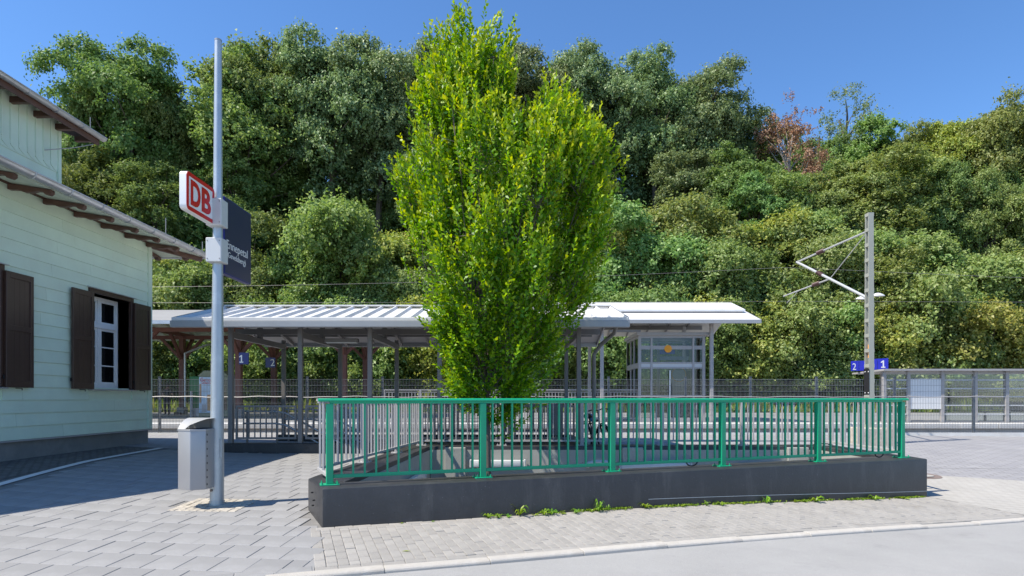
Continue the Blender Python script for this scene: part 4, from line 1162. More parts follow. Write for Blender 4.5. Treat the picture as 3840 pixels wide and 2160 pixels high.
for x in (lx0, (lx0 + lx1) / 2, lx1 - fw): mb.box(x, x + fw, LY1 - fw, LY1, PZF, lz1 - .004)
mb.build('frame', mt['steel_light'], lt)
MB().box(lx0 + fw, lx1 - fw, LY0 + .03, LY0 + .06, PZ(1377, LY0), PZ(1364, LY0)).build('spandrel_panel', mt['box_grey'], lt)
MB().box(lx0 - .10, lx1 + .13, LY0 - .10, LY1 + .1, lz1, lz1 + .13).build('roof_cap', mt['steel_light'], lt, bevel=.01)
xe_ = [(lx0 + fw, PX(2440, LY0)), (PX(2440, LY0) + .055, PX(2597, LY0)), (PX(2597, LY0) + .055, lx1 - fw)]
for a, b in xe_:
    for z0_, z1_ in ((PZF + .18, PZ(1489, LY0)), (PZ(1482, LY0), PZ(1382, LY0)), (PZ(1358, LY0), lz1 - .1)):
        MB().box(a, b, LY0 + .045, LY0 + .055, z0_, z1_).build('pane', mt['glass_lift'], lt)
for x in (lx0 + .04, lx1 - .05):
    for y0_, y1_ in ((LY0 + fw, LY0 + .95), (LY0 + 1.05, LY0 + 1.7), (LY0 + 1.8, LY1 - fw)):
        for z0_, z1_ in ((PZF + .18, PZ(1382, LY0)), (PZ(1358, LY0), lz1 - .1)):
            MB().box(x, x + .008, y0_, y1_, z0_, z1_).build('pane', mt['glass_lift'], lt)
mb = MB().box(lx0 + .02, lx1 - .02, LY0 + .035, LY0 + .044, PZ(1310, LY0), PZ(1296, LY0)).box(PX(2480, LY0), PX(2586, LY0), LY0 + .125, LY0 + .2, PZ(1349, LY0), PZ(1336, LY0))
mb.build('inner_beam', mt['steel_light'], lt)
MB().box(PX(2523, LY0), PX(2578, LY0), LY0 + .2, LY0 + .3, PZF, PZ(1384, LY0)).build('lift_door', mt['fascia'], lt)
q = [(PX(2550, LY0) + .30 * math.cos(t), LY0 + .18, PZ(1404, LY0) + .30 * math.sin(t)) for t in [2 * math.pi * k / 24 for k in range(25)]]
MB().path(q, .018, 6, cap=False).build('yellow_ring', mt['orange'], lt)
n = 24; cxo, czo = PX(2506, LY0), PZ(1308, LY0)
MB().extrude([(cxo + .155 * math.cos(2 * math.pi * k / n), LY0 + .035, czo + .155 * math.sin(2 * math.pi * k / n)) for k in range(n)], (0, -.02, 0)).build('clock_disc', mt['orange'], lt)
MB().box(cxo - .32, cxo + .32, LY0 + .15, LY0 + .17, czo - .20, czo - .04).build('blue_panel', mt['blue'], lt)
MB().box(lx0 + .3, lx1 - .4, LY0 + 1.2, LY0 + 1.26, lz1 - .22, lz1 - .16).build('lamp_tube', mt['strip'], lt)
MB().box(PX(2509, LY0), PX(2514, LY0), LY0 - .05, LY0 - .02, PZF + .1, PZ(1389, LY0)).build('vertical_pull', mt['strip'], lt)

pc = thing('platform_canopy', (4.5, 26, PZF), 'wide white steel canopy roof over the glass lift tower', 'canopy')
QF, QB = 24.3, 30.2; qz = PZ(1212, QF); qx0, qx1 = .6, PX(2853, QF)
QR = 27.2; qr = PZ(1157, QR)
def q_z(y): return qz + (qr - qz) * (1 - abs(y - QR) / (QR - QF))
for s0, s1 in ((QF, QR), (QR, QB - .1)):
    MB().extrude([(qx0, s0, q_z(s0) + .10), (qx0, s1, q_z(s1) + .10), (qx0, s1, q_z(s1) + .14), (qx0, s0, q_z(s0) + .14)], (qx1 - qx0, 0, 0)).build('roof_sheet', mt['roof_white'], pc)
    MB().extrude([(qx0 + .1, s0 + .05, q_z(s0 + .05) + .06), (qx0 + .1, s1, q_z(s1) + .06), (qx0 + .1, s1, q_z(s1) + .099), (qx0 + .1, s0 + .05, q_z(s0 + .05) + .099)], (qx1 - qx0 - .2, 0, 0)).build('roof_underside', mt['roof_cream'], pc)
a_, b_ = QF + 1.25, QR
MB().box(qx0 + .3, PX(2785, a_), a_ + .02, a_ + .1, q_z(a_) + .13, q_z(a_) + .24).build('shadow_strip', mt['steel'], pc)  # dark strip stands in for the shadow line under the raised panel
MB().extrude([(qx0 + .2, a_, q_z(a_) + .215), (qx0 + .2, b_, q_z(b_) + .18), (qx0 + .2, b_, q_z(b_) + .27), (qx0 + .2, a_, q_z(a_) + .30)], (PX(2795, a_) - qx0 - .2, 0, 0)).build('raised_roof_panel', mt['roof_white'], pc)
MB().box(qx0, qx1 + .01, QF - .05, QF - .001, qz - .01, qz + .145).build('eaves_fascia', mt['fascia'], pc, bevel=.006)
MB().extrude([(qx1, QF, q_z(QF)), (qx1, QR, q_z(QR)), (qx1, QR, q_z(QR) + .15), (qx1, QF, q_z(QF) + .15)], (.03, 0, 0)).build('verge_trim', mt['fascia'], pc)
for x, y in ((PX(2257, 25.0), 25.0), (PX(2668, 25.0), 25.0), (PX(2257, 25.0), 29.0), (PX(2668, 25.0), 29.0)):
    MB().box(x - .07, x + .07, y - .07, y + .07, PZF, q_z(y) + .05).build('post', mt['steel_light'], pc, bevel=.008)
for y in (25.0, 29.0):
    MB().box(qx0 + .3, qx1 - .9, y - .06, y + .06, q_z(y) - .12, q_z(y) + .058).build('edge_beam', mt['steel'], pc)
for k in range(9):
    x = qx0 + .5 + k * .92
    for s0, s1 in ((QF + .15, QR), (QR, QB - .3)):
        MB().bar((x, s0, q_z(s0) + .01), (x, s1, q_z(s1) + .01), .06, .09).build('rafter', mt['steel'], pc)
MB().box(PX(2285, 24.8), PX(2402, 24.8), 24.75, 24.87, PZ(1245, 24.8), PZ(1238, 24.8)).build('light_fixture', mt['steel'], pc)

# white railing on the platform (stair mouth) and bench
pr_ = thing('platform_railing', (-1, 25.5, PZF), 'pale grey railing around the platform stair mouth behind the mesh fence', 'railing')
ra, rb = PX(1440, 25.5), PX(2395, 25.5)
MB().box(ra, rb, 25.47, 25.53, PZ(1464, 25.5), PZ(1460, 25.5)).box(ra, rb, 25.48, 25.52, PZ(1472, 25.5), PZ(1470, 25.5)).build('top_rail', mt['steel_light'], pr_)
MB().box(ra, rb, 25.48, 25.52, .62, .66).build('bottom_rail', mt['steel_light'], pr_)
n = 78
bme_ = MB().box(-.012, .012, -.012, .012, .66, PZ(1472, 25.5)).mesh('baluster'); bme_.materials.append(mt['steel_light'])
for k in range(n): piece('baluster', bme_, pr_, Matrix.Translation((ra + (rb - ra) * (k + .5) / n, 25.5, 0)))
for k in range(8):
    x = ra + (rb - ra) * k / 7; MB().box(x - .04, x + .04, 25.46, 25.54, PZF, PZ(1462, 25.5)).build('post', mt['steel_light'], pr_)
def bench(x0, x1, y, label):
    t = thing('wire_bench', ((x0 + x1) / 2, y, PZF), label, 'bench')
    s_ = MB(); b_ = MB()
    for k in range(6): s_.box(x0, x1, y - .42 + k * .075, y - .39 + k * .075, PZF + .43, PZF + .455)
    for k in range(6): b_.box(x0, x1, y + .03 + k * .012, y + .05 + k * .012, PZF + .50 + k * .065, PZF + .535 + k * .065)
    s_.build('seat', mt['bench'], t); b_.build('backrest', mt['bench'], t)
    for x in (x0 + .15, x1 - .15):
        MB().box(x - .03, x + .03, y - .4, y + .06, PZF + .39, PZF + .43).box(x - .03, x + .03, y - .22, y - .14, PZF, PZF + .39).build('leg', mt['bench'], t)
bench(PX(1600, 24.9), PX(1765, 24.9), 24.9, 'dark green wire bench on the platform behind the young tree')
bench(PX(3668, 25.6), PX(3785, 25.6), 25.6, 'dark green wire bench inside the glass shelter')

# ------------------------------------------------------------------ glass waiting shelter (right)
sh = thing('waiting_shelter', (16.5, 24.6, PZF), 'grey framed glass waiting shelter on the platform at the right edge', 'shelter')
sy0, sy1 = 24.35, 26.2
ztop = PZ(1391, sy0)
for x in (3319, 3409, 3537, 3661, 3779, 3905):
    X = PX(x, sy0); MB().box(X - .065, X + .065, sy0, sy0 + .13, PZF, ztop).build('post', mt['steel_light'], sh, bevel=.008)
for x in (3409, 3661, 3905):
    X = PX(x, sy0); MB().box(X - .055, X + .055, sy1 - .11, sy1, PZF, ztop).build('post', mt['steel_light'], sh)
MB().extrude([(PX(3300, sy0), sy0 - .25, ztop + .0), (PX(3300, sy0), sy1 + .15, ztop - .06), (PX(3300, sy0), sy1 + .15, ztop + .0), (PX(3300, sy0), sy0 - .25, ztop + .075)], (7.2, 0, 0)).build('roof', mt['steel_light'], sh)
XS = [PX(x, sy0) for x in (3319, 3409, 3537, 3661, 3779, 3905)]
for i in range(5):
    a, b = XS[i] + .066, XS[i + 1] - .066
    for y in (1399,): MB().box(a, b, sy0 + .02, sy0 + .09, PZ(y + 2, sy0), PZ(y - 2, sy0)).build('cross_rail', mt['steel_light'], sh)
    if i == 1:
        MB().box(a, b, sy0 + .03, sy0 + .06, PZ(1534, sy0), PZ(1420, sy0)).build('blank_panel', mt['white'], sh)
    else:
        for y in (1425, 1457, 1488, 1520, 1553): MB().box(a, b, sy0 + .03, sy0 + .06, PZ(y + 2.2, sy0), PZ(y - 2.2, sy0)).build('cross_rail', mt['box_grey'], sh)
    MB().box(a, b, sy0 + .03, sy0 + .07, PZ(1586, sy0), PZ(1581, sy0)).build('cross_rail', mt['steel_light'], sh)
    if i != 1: MB().box(a, b, sy0 + .065, sy0 + .075, PZ(1578, sy0), PZ(1403, sy0)).build('pane', mt['glass'], sh)
    else: MB().box(a, b, sy0 + .065, sy0 + .075, PZ(1418, sy0), PZ(1403, sy0)).build('pane', mt['glass'], sh)

# ------------------------------------------------------------------ catenary mast with cantilever, lamp post, platform sign
MY = 17.3; MX = PX(3260, MY)
mg = g(MX, MY)
ms = thing('catenary_mast', (MX, MY, mg), 'grey green lattice catenary mast with cantilever arms behind the green railing', 'mast')
fd = MB(); 
fd.prism([(MX - .42, MY - .40), (MX + .42, MY - .42), (MX + .44, MY + .4), (MX - .40, MY + .42)], mg - .4, PZ(1603, MY) )
fd.build('foundation', mt['rough_conc'], ms, bevel=.03, seg=2)
mz0, mz1 = PZ(1604, MY), PZ(800, MY)
def mw(z): return .130 - (.130 - .092) * (z - mz0) / (mz1 - mz0)    # half width
for s_ in (-1, 1):                              # two tapered channels, legs at +-Y, web plane facing +-X
    w0, w1 = mw(mz0), mw(mz1)
    y0a, y1a = MY + s_ * w0, MY + s_ * w1
    def ch(z, w):
        y = MY + s_ * w
        return [(MX - .07, y, z), (MX + .07, y, z), (MX + .07, y - s_ * .035, z), (MX - .07, y - s_ * .035, z)]
    A = ch(mz0, w0); B = ch(mz1, w1)
    mbb = MB(); mbb.add(A + B, [(0, 3, 2, 1), (4, 5, 6, 7), (0, 1, 5, 4), (1, 2, 6, 5), (2, 3, 7, 6), (3, 0, 4, 7)])
    mbb.build('channel', mt['mast'], ms)
nb2 = 14
for k in range(nb2 + 1):
    z = mz0 + (mz1 - mz0 - .10) * k / nb2; w = mw(z)
    for sx in (-.074, .074):
        MB().box(MX + sx - .004, MX + sx + .004, MY - w, MY + w, z, z + .10).build('batten_plate', mt['mast'], ms)
MB().box(MX - .084, MX - .079, MY - .133, MY + .133, PZ(1480, MY), PZ(1382, MY)).build('black_plate', mt['black'], ms)
for z in (PZ(1473, MY), PZ(1394, MY)):
    for yy in (-.10, .06): MB().tube((MX - .092, MY + yy, z), (MX - .084, MY + yy, z), .018, n=8).build('plate_bolt', mt['white'], ms)
MB().box(MX - .03, MX + .05, MY - .05, MY + .02, PZ(1342, MY), PZ(1292, MY)).build('orange_marker', mt['orange'], ms)
topz, botz, tipz = PZ(864, MY), PZ(1112, MY), 6.42
tipy = 21.7
A1 = Vector((MX, MY + .12, topz)); A2 = Vector((MX, MY + .15, botz)); T = Vector((MX, tipy, tipz))
def insulated(p0, p1, r, t0, t1, nm):
    ob = MB().tube(p0, p1, r, n=10).build(nm, mt['tube_alu'], ms, smooth=True)
    a = p0.lerp(p1, t0); b = p0.lerp(p1, t1); n = 5
    pts = []; rr = []
    for k in range(2 * n + 1):
        pts.append(a.lerp(b, k / (2 * n))); rr.append(.075 if k % 2 else .045)
    MB().path(pts, rr, 12).build('insulator', mt['insul'], ob, smooth=True)
    return ob
insulated(A1, T, .030, .56, .66, 'top_tube')
insulated(A2, T, .042, .58, .66, 'cantilever_tube')
J = A2.lerp(T, .47)
MB().tube(A1 + Vector((0, .05, -.05)), J, .014, n=6).build('stay_rod', mt['tube_alu'], ms)
insulated(J, Vector((MX, 22.75, J.z + .0)), .026, .20, .33, 'registration_tube')
MB().path([(MX, 21.6, J.z), (MX, 21.9, J.z - .12), (MX - .0, 22.5, J.z - .30)], .012, 6).build('steady_arm', mt['tube_alu'], ms)
# overhead wires
def wire(y, z, sag, label, r=.0055, x0=-120, x1=120):
    q = []
    for k in range(97):
        x = x0 + (x1 - x0) * k / 96
        t = ((x - MX) / 55.0) % 1.0
        q.append((x, y, z - sag * 4 * t * (1 - t)))
    o = MB().path(q, r, 5, cap=False).build('overhead_wire', mt['steel'], smooth=True)
    tag(o, label, 'wire', 'overhead railway wires'); return o
wire(22.2, J.z - .28, .06, 'contact wire over the nearer track, the lower of its pair')
wire(22.2, 6.35, .75, 'catenary wire over the nearer track, above the contact wire')
wire(42.0, 5.75, .05, 'contact wire over the farther track in front of the trees')
wire(42.0, 7.1, .6, 'catenary wire over the farther track in front of the trees')

LYp = 26.0; LX = PX(3266, LYp)
lp = thing('platform_lamp', (LX, LYp, PZF), 'grey platform lamp post with two white heads behind the catenary mast', 'lamp post')
hz = PZ(1118, LYp)
MB().path([(LX, LYp, PZF), (LX, LYp, 2.0), (LX, LYp, hz)], [.075, .06, .045], 12).build('pole', mt['steel_light'], lp, smooth=True)
for s_, xa in ((-1, 3210), (1, 3317)):
    xe2 = PX(xa, LYp); zz2 = hz + (.10 if s_ > 0 else -.04); vs = []; n1, n2 = 8, 8
    for i in range(n1 + 1):
        t = i / n1; x = LX + s_ * .06 + (xe2 - LX - s_ * .06) * t; w = .13 * math.sin(math.pi * (.12 + .80 * t)); hh = .13 * math.sin(math.pi * (.10 + .83 * t))
        for j in range(n2):
            a = 2 * math.pi * j / n2; vs.append((x, LYp + w * math.cos(a), zz2 + (hh if math.sin(a) > 0 else hh * .25) * math.sin(a)))
    fs = [(i * n2 + j, i * n2 + (j + 1) % n2, (i + 1) * n2 + (j + 1) % n2, (i + 1) * n2 + j) for i in range(n1) for j in range(n2)] + [tuple(range(n2)), tuple(n1 * n2 + j for j in range(n2))]
    MB().add(vs, fs).build('lamp_head', mt['white'], lp, smooth=True)
def digit_one(w, h):
    t = w * .30; c = w * .56
    return MB().extrude([(c - t / 2, h * .14, 0), (c + t / 2, h * .14, 0), (c + t / 2, h, 0), (c - t * .45, h, 0), (0, h * .80, 0), (0, h * .66, 0), (c - t / 2, h * .76, 0)], (0, 0, .003)).extrude([(w * .06, 0, 0), (w, 0, 0), (w, h * .139, 0), (w * .06, h * .139, 0)], (0, 0, .003)).mesh('digit')
def text_on(txt, h, x, y, z, mat, parent, w=None, rot=None):
    tm = digit_one(w, h) if txt == '1' else text_mesh(txt, w=w, h=h, extrude=.002, offset=.0); tm.materials.append(mat)
    m = Matrix.Translation((x, y, z)) @ (rot or Matrix.Identity(4)) @ Matrix.Rotation(R(90), 4, 'X')
    return piece('lettering', tm, parent, m)
sgn = thing('platform_sign', (LX, 25.7, PZ(1370, 25.7)), 'blue platform sign with white 2 and 1 either side of the mast', 'sign')
sd_ = 25.7
def psign(xl, yt_l, yb_l, xr, yt_r, yb_r, nm):
    a = [(PX(xl, sd_), sd_, PZ(yb_l, sd_)), (PX(xr, sd_), sd_, PZ(yb_r, sd_)), (PX(xr, sd_), sd_, PZ(yt_r, sd_)), (PX(xl, sd_), sd_, PZ(yt_l, sd_))]
    return MB().extrude(a, (0, .08, 0)).build(nm, mt['blue'], sgn)
b1_ = psign(3195, 1354, 1391, 3262, 1352, 1389, 'sign_panel'); b2_ = psign(3264, 1347, 1387, 3331, 1343, 1383, 'sign_panel')
text_on('2', .28, PX(3197, sd_) , sd_ - .006, PZ(1387, sd_), mt['white'], b1_, w=.15)
text_on('1', .31, PX(3303, sd_), sd_ - .006, PZ(1379, sd_), mt['white'], b2_, w=.19)
for nm_, xl in ((b1_, 3221), (b2_, 3290)):
    MB().box(PX(xl, sd_) - .008, PX(xl, sd_) + .008, sd_ - .004, sd_ - .001, PZ(1388, sd_), PZ(1351, sd_)).build('divider', mt['navy'], nm_)

# ------------------------------------------------------------------ old timber platform canopy (behind the building)
tc_ = thing('timber_platform_canopy', (-13.6, 32.2, .52), 'old platform canopy with red brown timber posts and pale green underside', 'canopy')
cXs = (-18.9, -13.65, -8.4); cYs = (30.0, 34.4)
cE0, cE1, cR = 28.0, 36.6, 32.3; cez = PZ(1207, cE0); crz = PZ(1168, cR)
def c_z(y): return crz - abs(y - cR) * (crz - cez) / (cR - cE0)
for s0, s1 in ((cE0, cR), (cR, cE1)):
    MB().extrude([(-34, s0, c_z(s0) - .02), (-34, s1, c_z(s1) - .02), (-34, s1, c_z(s1) + .08), (-34, s0, c_z(s0) + .08)], (34 - 6.6, 0, 0)).build('roof', mt['platform'], tc_)
    n = int((34 - 6.6) / .5)
    MB().extrude([(-34, s0 + .05, c_z(s0 + .05) - .06), (-34, s1, c_z(s1) - .06), (-34, s1, c_z(s1) - .022), (-34, s0 + .05, c_z(s0 + .05) - .022)], (34 - 6.65, 0, 0)).build('roof_boarding', mt['soffit'], tc_)
    for k in range(20):
        x = -7.0 - k * .9
        MB().bar((x, s0 + .1, c_z(s0 + .1) - .11), (x, s1, c_z(s1) - .11), .10, .10).build('rafter', mt['soffit'], tc_)
MB().box(-34, -6.6, cE0 - .1, cE0, cez - .10, cez + .06).build('eaves_gutter', mt['zinc'], tc_)
for y in cYs:
    MB().box(-34, -6.9, y - .1, y + .1, c_z(y) - .75, c_z(y) - .55).build('longitudinal_beam', mt['brown_post'], tc_)
for x in cXs:
    MB().box(x - .1, x + .1, cE0 + .5, cE1 - .5, c_z(30) - .54, c_z(30) - .34).build('cross_beam', mt['brown_post'], tc_)
    for y in cYs:
        MB().box(x - .21, x + .21, y - .21, y + .21, .5, .97).build('footing', mt['plinth'], tc_, bevel=.02)
        MB().box(x - .14, x + .14, y - .14, y + .14, .97, c_z(y) - .55).build('post', mt['brown_post'], tc_, bevel=.012)
        zc = c_z(y) - .62
        for sx, sy in ((-1, 0), (1, 0), (0, -1), (0, 1)):
            MB().bar((x + sx * .08, y + sy * .08, zc - 1.25), (x + sx * 1.3, y + sy * 1.25, zc + (.02 if sx else .15)), .15, .15).build('brace', mt['brown_post'], tc_)
MB().path([(-18.2, 33.4, 1.0), (-18.2, 33.4, 4.0), (-17.2, 33.8, 4.5), (-17.0, 36.3, 4.9)], .06, 8).build('downpipe', mt['zinc'], tc_, smooth=True)
for x, ych, yt, yb, tx in ((PX(901, 29.9), 29.75, 1322, 1366, '1'), (PX(997, 34.2), 34.15, 1341, 1378, '2')):
    d_ = ych; w_ = PX(937, d_) - PX(901, d_)
    sgo = thing('track_sign', (x + w_ / 2, d_, PZ(yb, d_)), ('dark blue track sign with white 1 on the timber post nearest the sign pole' if tx == '1' else 'dark blue track sign with white 2 on the farther timber post'), 'sign')
    so = MB().box(x, x + w_, d_, d_ + .06, PZ(yb, d_), PZ(yt, d_)).build('sign_panel', mt['navy'], sgo)
    text_on(tx, .38, x + (.02 if tx == '1' else w_ - .26), d_ - .006, PZ(yb - 6, d_), mt['white'], so, w=.20 if tx == '1' else .24)

# vending machine, ticket box, person
vd = 31.4; vb = .52
vm_ = thing('vending_machine', (PX(795, vd), vd, vb), 'olive vending kiosk with a holiday poster and red lettering behind the sign pole', 'vending machine')
vx0, vx1, vz1 = PX(745, vd), PX(856, vd), PZ(1410, vd)
MB().box(vx0, vx1, vd, vd + 1.0, vb, vz1).build('body', mt['vend_olive'], vm_, bevel=.02)
MB().extrude([(vx0 - .04, vd - .04, vz1), (vx1 + .04, vd - .04, vz1), (vx1 - .35, vd - .04, vz1 + .28), (vx0 + .30, vd - .04, vz1 + .28)], (0, 1.08, 0)).build('roof', mt['vend_olive'], vm_)
po = MB().box(vx0 + .03, vx0 + .98, vd - .012, vd - .002, PZ(1548, vd), PZ(1414, vd)).build('poster', mt['poster_sky'], vm_)
MB().box(vx0 + .45, vx0 + .70, vd - .016, vd - .0125, PZ(1540, vd), PZ(1480, vd)).box(vx0 + .05, vx0 + .14, vd - .016, vd - .0125, PZ(1510, vd), PZ(1440, vd)).build('poster_print', mt['poster_warm'], po)
MB().box(vx0 + .16, vx0 + .42, vd - .015, vd - .0125, PZ(1546, vd), PZ(1516, vd)).build('poster_print', mt['fascia'], po)
text_on('Genuss', .20, vx0 + .09, vd - .018, PZ(1431, vd), mt['red'], po, w=.72)
text_on('unterwegs', .14, vx0 + .16, vd - .018, PZ(1443, vd), mt['red'], po, w=.78)
MB().box(vx1 - .48, vx1 - .06, vd - .01, vd - .001, vb + .35, vz1 - .2).build('display_window', mt['pane_dark'], vm_)
gm = thing('ticket_cabinet', (PX(725, vd), vd, vb), 'dark green cabinet on a grey base beside the vending kiosk', 'cabinet')
MB().box(PX(706, vd), PX(743.5, vd), vd + .1, vd + .5, PZ(1530, vd), PZ(1411, vd)).build('cabinet_body', mt['vend_green'], gm, bevel=.015)
MB().box(PX(711, vd), PX(743.5, vd), vd + .05, vd + .55, vb, PZ(1530, vd)).build('base', mt['fascia'], gm, bevel=.01)
MB().tube((PX(721, vd), vd - .1, vb), (PX(721, vd), vd - .1, PZ(1468, vd)), .07, n=10).build('bollard', mt['steel_light'], gm, smooth=True)

def make_person():
    d_ = 34.0; x0 = PX(627, d_); z0 = .53
    H = 1.80
    J_ = {}
    pts = [(0, 0, .93, .135), (0, .0, 1.10, .135), (0, 0, 1.28, .155), (0, .0, 1.42, .14), (0, -.01, 1.49, .062), (.02, .02, 1.56, .075), (.03, .03, 1.66, .098), (.03, .02, 1.74, .075),
           (-.10, 0, .88, .105), (-.11, -.02, .48, .070), (-.115, .02, .10, .055), (-.12, -.13, .045, .045),
           (.10, 0, .88, .105), (.10, -.03, .48, .070), (.11, .01, .10, .055), (.13, -.12, .045, .045),
           (-.20, .0, 1.40, .070), (-.27, .03, 1.13, .050), (-.17, .16, .96, .040), (-.10, .22, .95, .035),
           (.20, .0, 1.40, .070), (.28, .03, 1.13, .050), (.27, .16, .98, .040), (.22, .24, 1.02, .035)]
    ed = [(0, 1), (1, 2), (2, 3), (3, 4), (4, 5), (5, 6), (6, 7), (0, 8), (8, 9), (9, 10), (10, 11), (0, 12), (12, 13), (13, 14), (14, 15), (3, 16), (16, 17), (17, 18), (18, 19), (3, 20), (20, 21), (21, 22), (22, 23)]
    me = bpy.data.meshes.new('person_body'); me.from_pydata([(p[0], p[1], p[2]) for p in pts], ed, [])
    ob = bpy.data.objects.new('person_tmp', me); col.objects.link(ob)
    sk = ob.modifiers.new('skin', 'SKIN'); ss = ob.modifiers.new('sub', 'SUBSURF'); ss.levels = 2; ss.render_levels = 2
    for i, p in enumerate(pts):
        v = me.skin_vertices[0].data[i]; v.radius = (p[3], p[3] * (.75 if i in (0, 1, 2, 3) else 1)); v.use_root = (i == 0)
    bpy.context.view_layer.update()
    dg = bpy.context.evaluated_depsgraph_get()
    m2 = bpy.data.meshes.new_from_object(ob.evaluated_get(dg)); bpy.data.objects.remove(ob)
    m2.name = 'body'; m2.materials.clear()
    for k in ('skin', 'shirt', 'trouser', 'hair'): m2.materials.append(mt[k])
    for p in m2.polygons:
        c = p.center; p.use_smooth = True
        arm = abs(c.x) > .17 and c.z > .9 or (c.y > .10 and .85 < c.z < 1.2)
        if c.z > 1.47: p.material_index = 0
        elif arm and c.z < 1.27: p.material_index = 0
        elif c.z > .96: p.material_index = 1
        elif c.z > .13: p.material_index = 2
        else: p.material_index = 2
    t = thing('person', (x0, d_, z0), 'person in black T-shirt and dark trousers standing with their back to us on the platform', 'person')
    body = bpy.data.objects.new('body', m2); col.objects.link(body); body.parent = t; org[body.name] = (x0, d_, z0)
    hm = MB(); n1, n2 = 8, 12; vs = []
    for i in range(n1 + 1):
        a = math.pi * .62 * i / n1
        for j in range(n2):
            b = 2 * math.pi * j / n2; vs.append((x0 + .03 + .108 * math.sin(a) * math.cos(b), d_ + .012 + .118 * math.sin(a) * math.sin(b), z0 + 1.66 + .135 * math.cos(a)))
    hm.add(vs, [(i * n2 + j, i * n2 + (j + 1) % n2, (i + 1) * n2 + (j + 1) % n2, (i + 1) * n2 + j) for i in range(n1) for j in range(n2)]).build('hair', mt['hair'], t, smooth=True)
    bg_ = MB().box(x0 + .40, x0 + .78, d_ - .1, d_ + .12, z0, z0 + .16).mesh('bag', (x0 + .6, d_, z0), bevel=.06, seg=2, smooth=True); bg_.materials.append(mt['shirt'])
    bo = bpy.data.objects.new('rucksack', bg_); bo.location = (x0 + .6, d_, z0); col.objects.link(bo)
    tag(bo, 'small black bag lying on the platform beside the standing person', 'bag')
make_person()

# ------------------------------------------------------------------ bicycle leaning behind the far railing
def bicycle():
    bx, by = 1.98, 14.15; bz_ = g(bx, by)
    t = thing('bicycle', (bx, by, bz_), 'dark bicycle seen end on, leaning by the downpipe behind the far pit railing', 'bicycle')
    d = Vector((.28, -.96, 0)).normalized(); lean = Vector((-.96, -.28, 0)).normalized() * .10
    def P_(s_, z): return Vector((bx, by, bz_)) + d * s_ + lean * z + Vector((0, 0, z))
    up = (lean + Vector((0, 0, 1))).normalized(); side = d.cross(up)
    for s_ in (-.52, .52):
        q = [P_(s_, .34) + d * (.33 * math.cos(a)) + up * (.33 * math.sin(a)) for a in [2 * math.pi * k / 28 for k in range(29)]]
        w = MB().path(q, .022, 8, cap=False).build('wheel', mt['tyre'], t, smooth=True)
        sp_ = MB()
        for k in range(12):
            a = 2 * math.pi * k / 12; sp_.tube(P_(s_, .34), P_(s_, .34) + d * (.32 * math.cos(a)) + up * (.32 * math.sin(a)), .003, n=4)
        sp_.build('spokes', mt['bike_sil'], w)
        q = [P_(s_, .34) + d * (.375 * math.cos(a)) + up * (.375 * math.sin(a)) for a in [math.pi * (.05 + .7 * k / 12) for k in range(13)]]
        MB().path(q, .018, 6).build('mudguard', mt['bike'], t, smooth=True)
    f = MB()
    for a, b in (((-.52, .34), (-.05, .30)), ((-.05, .30), (-.20, .80)), ((-.20, .74), (-.52, .34)), ((-.05, .30), (.36, .72)), ((-.18, .68), (.34, .78)), ((.36, .70), (.52, .34)), ((.36, .66), (.32, .98))):
        f.tube(P_(*a), P_(*b), .018, n=8)
    f.build('frame', mt['bike'], t, smooth=True)
    MB().path([P_(.30, 1.0) - side * .30, P_(.36, 1.04) - side * .12, P_(.33, 1.0), P_(.36, 1.04) + side * .12, P_(.30, 1.0) + side * .30], .014, 8).build('handlebar', mt['bike'], t, smooth=True)
    MB().path([P_(-.36, .86), P_(-.22, .86), P_(-.06, .85)], [.075, .06, .022], 10).build('saddle', mt['bike'], t, smooth=True)
    for s_ in (-1, 1):
        MB().bar(P_(-.05, .30 + s_ * .15) + side * s_ * .07, P_(-.05, .30 + s_ * .15) + side * s_ * .17, .07, .02).build('pedal', mt['black'], t)
        MB().tube(P_(-.05, .30) + side * s_ * .07, P_(-.05, .30 + s_ * .15) + side * s_ * .07, .012, n=6).build('crank', mt['bike_sil'], t)
    MB().box(bx - .10, bx + .02, by + .3, by + .55, bz_ + .72, bz_ + .9).build('pannier', mt['bike_blue'], t, bevel=.03)
bicycle()

# ------------------------------------------------------------------ hillside
def hill(x, y):
    t = max(0.0, y - 40.5)
    return .45 + .58 * min(t, 70) + .12 * max(0, t - 70) + .8 * math.sin(x * .09 + 1) * min(1, t / 8) + .5 * math.sin(x * .23 + y * .15) * min(1, t / 8)
hx = [-320, -200, -130] + [-90 + 6 * k for k in range(31)] + [130, 200, 320]
hy = [39.15, 40.5, 42, 44, 47, 50, 54, 58, 63, 68, 75, 85, 100, 112, 160, 260]
MB().grid(lambda x, y: (x, y, hill(x, y)), hx, hy).build('hillside', mt['soil'], smooth=True, kind='structure')

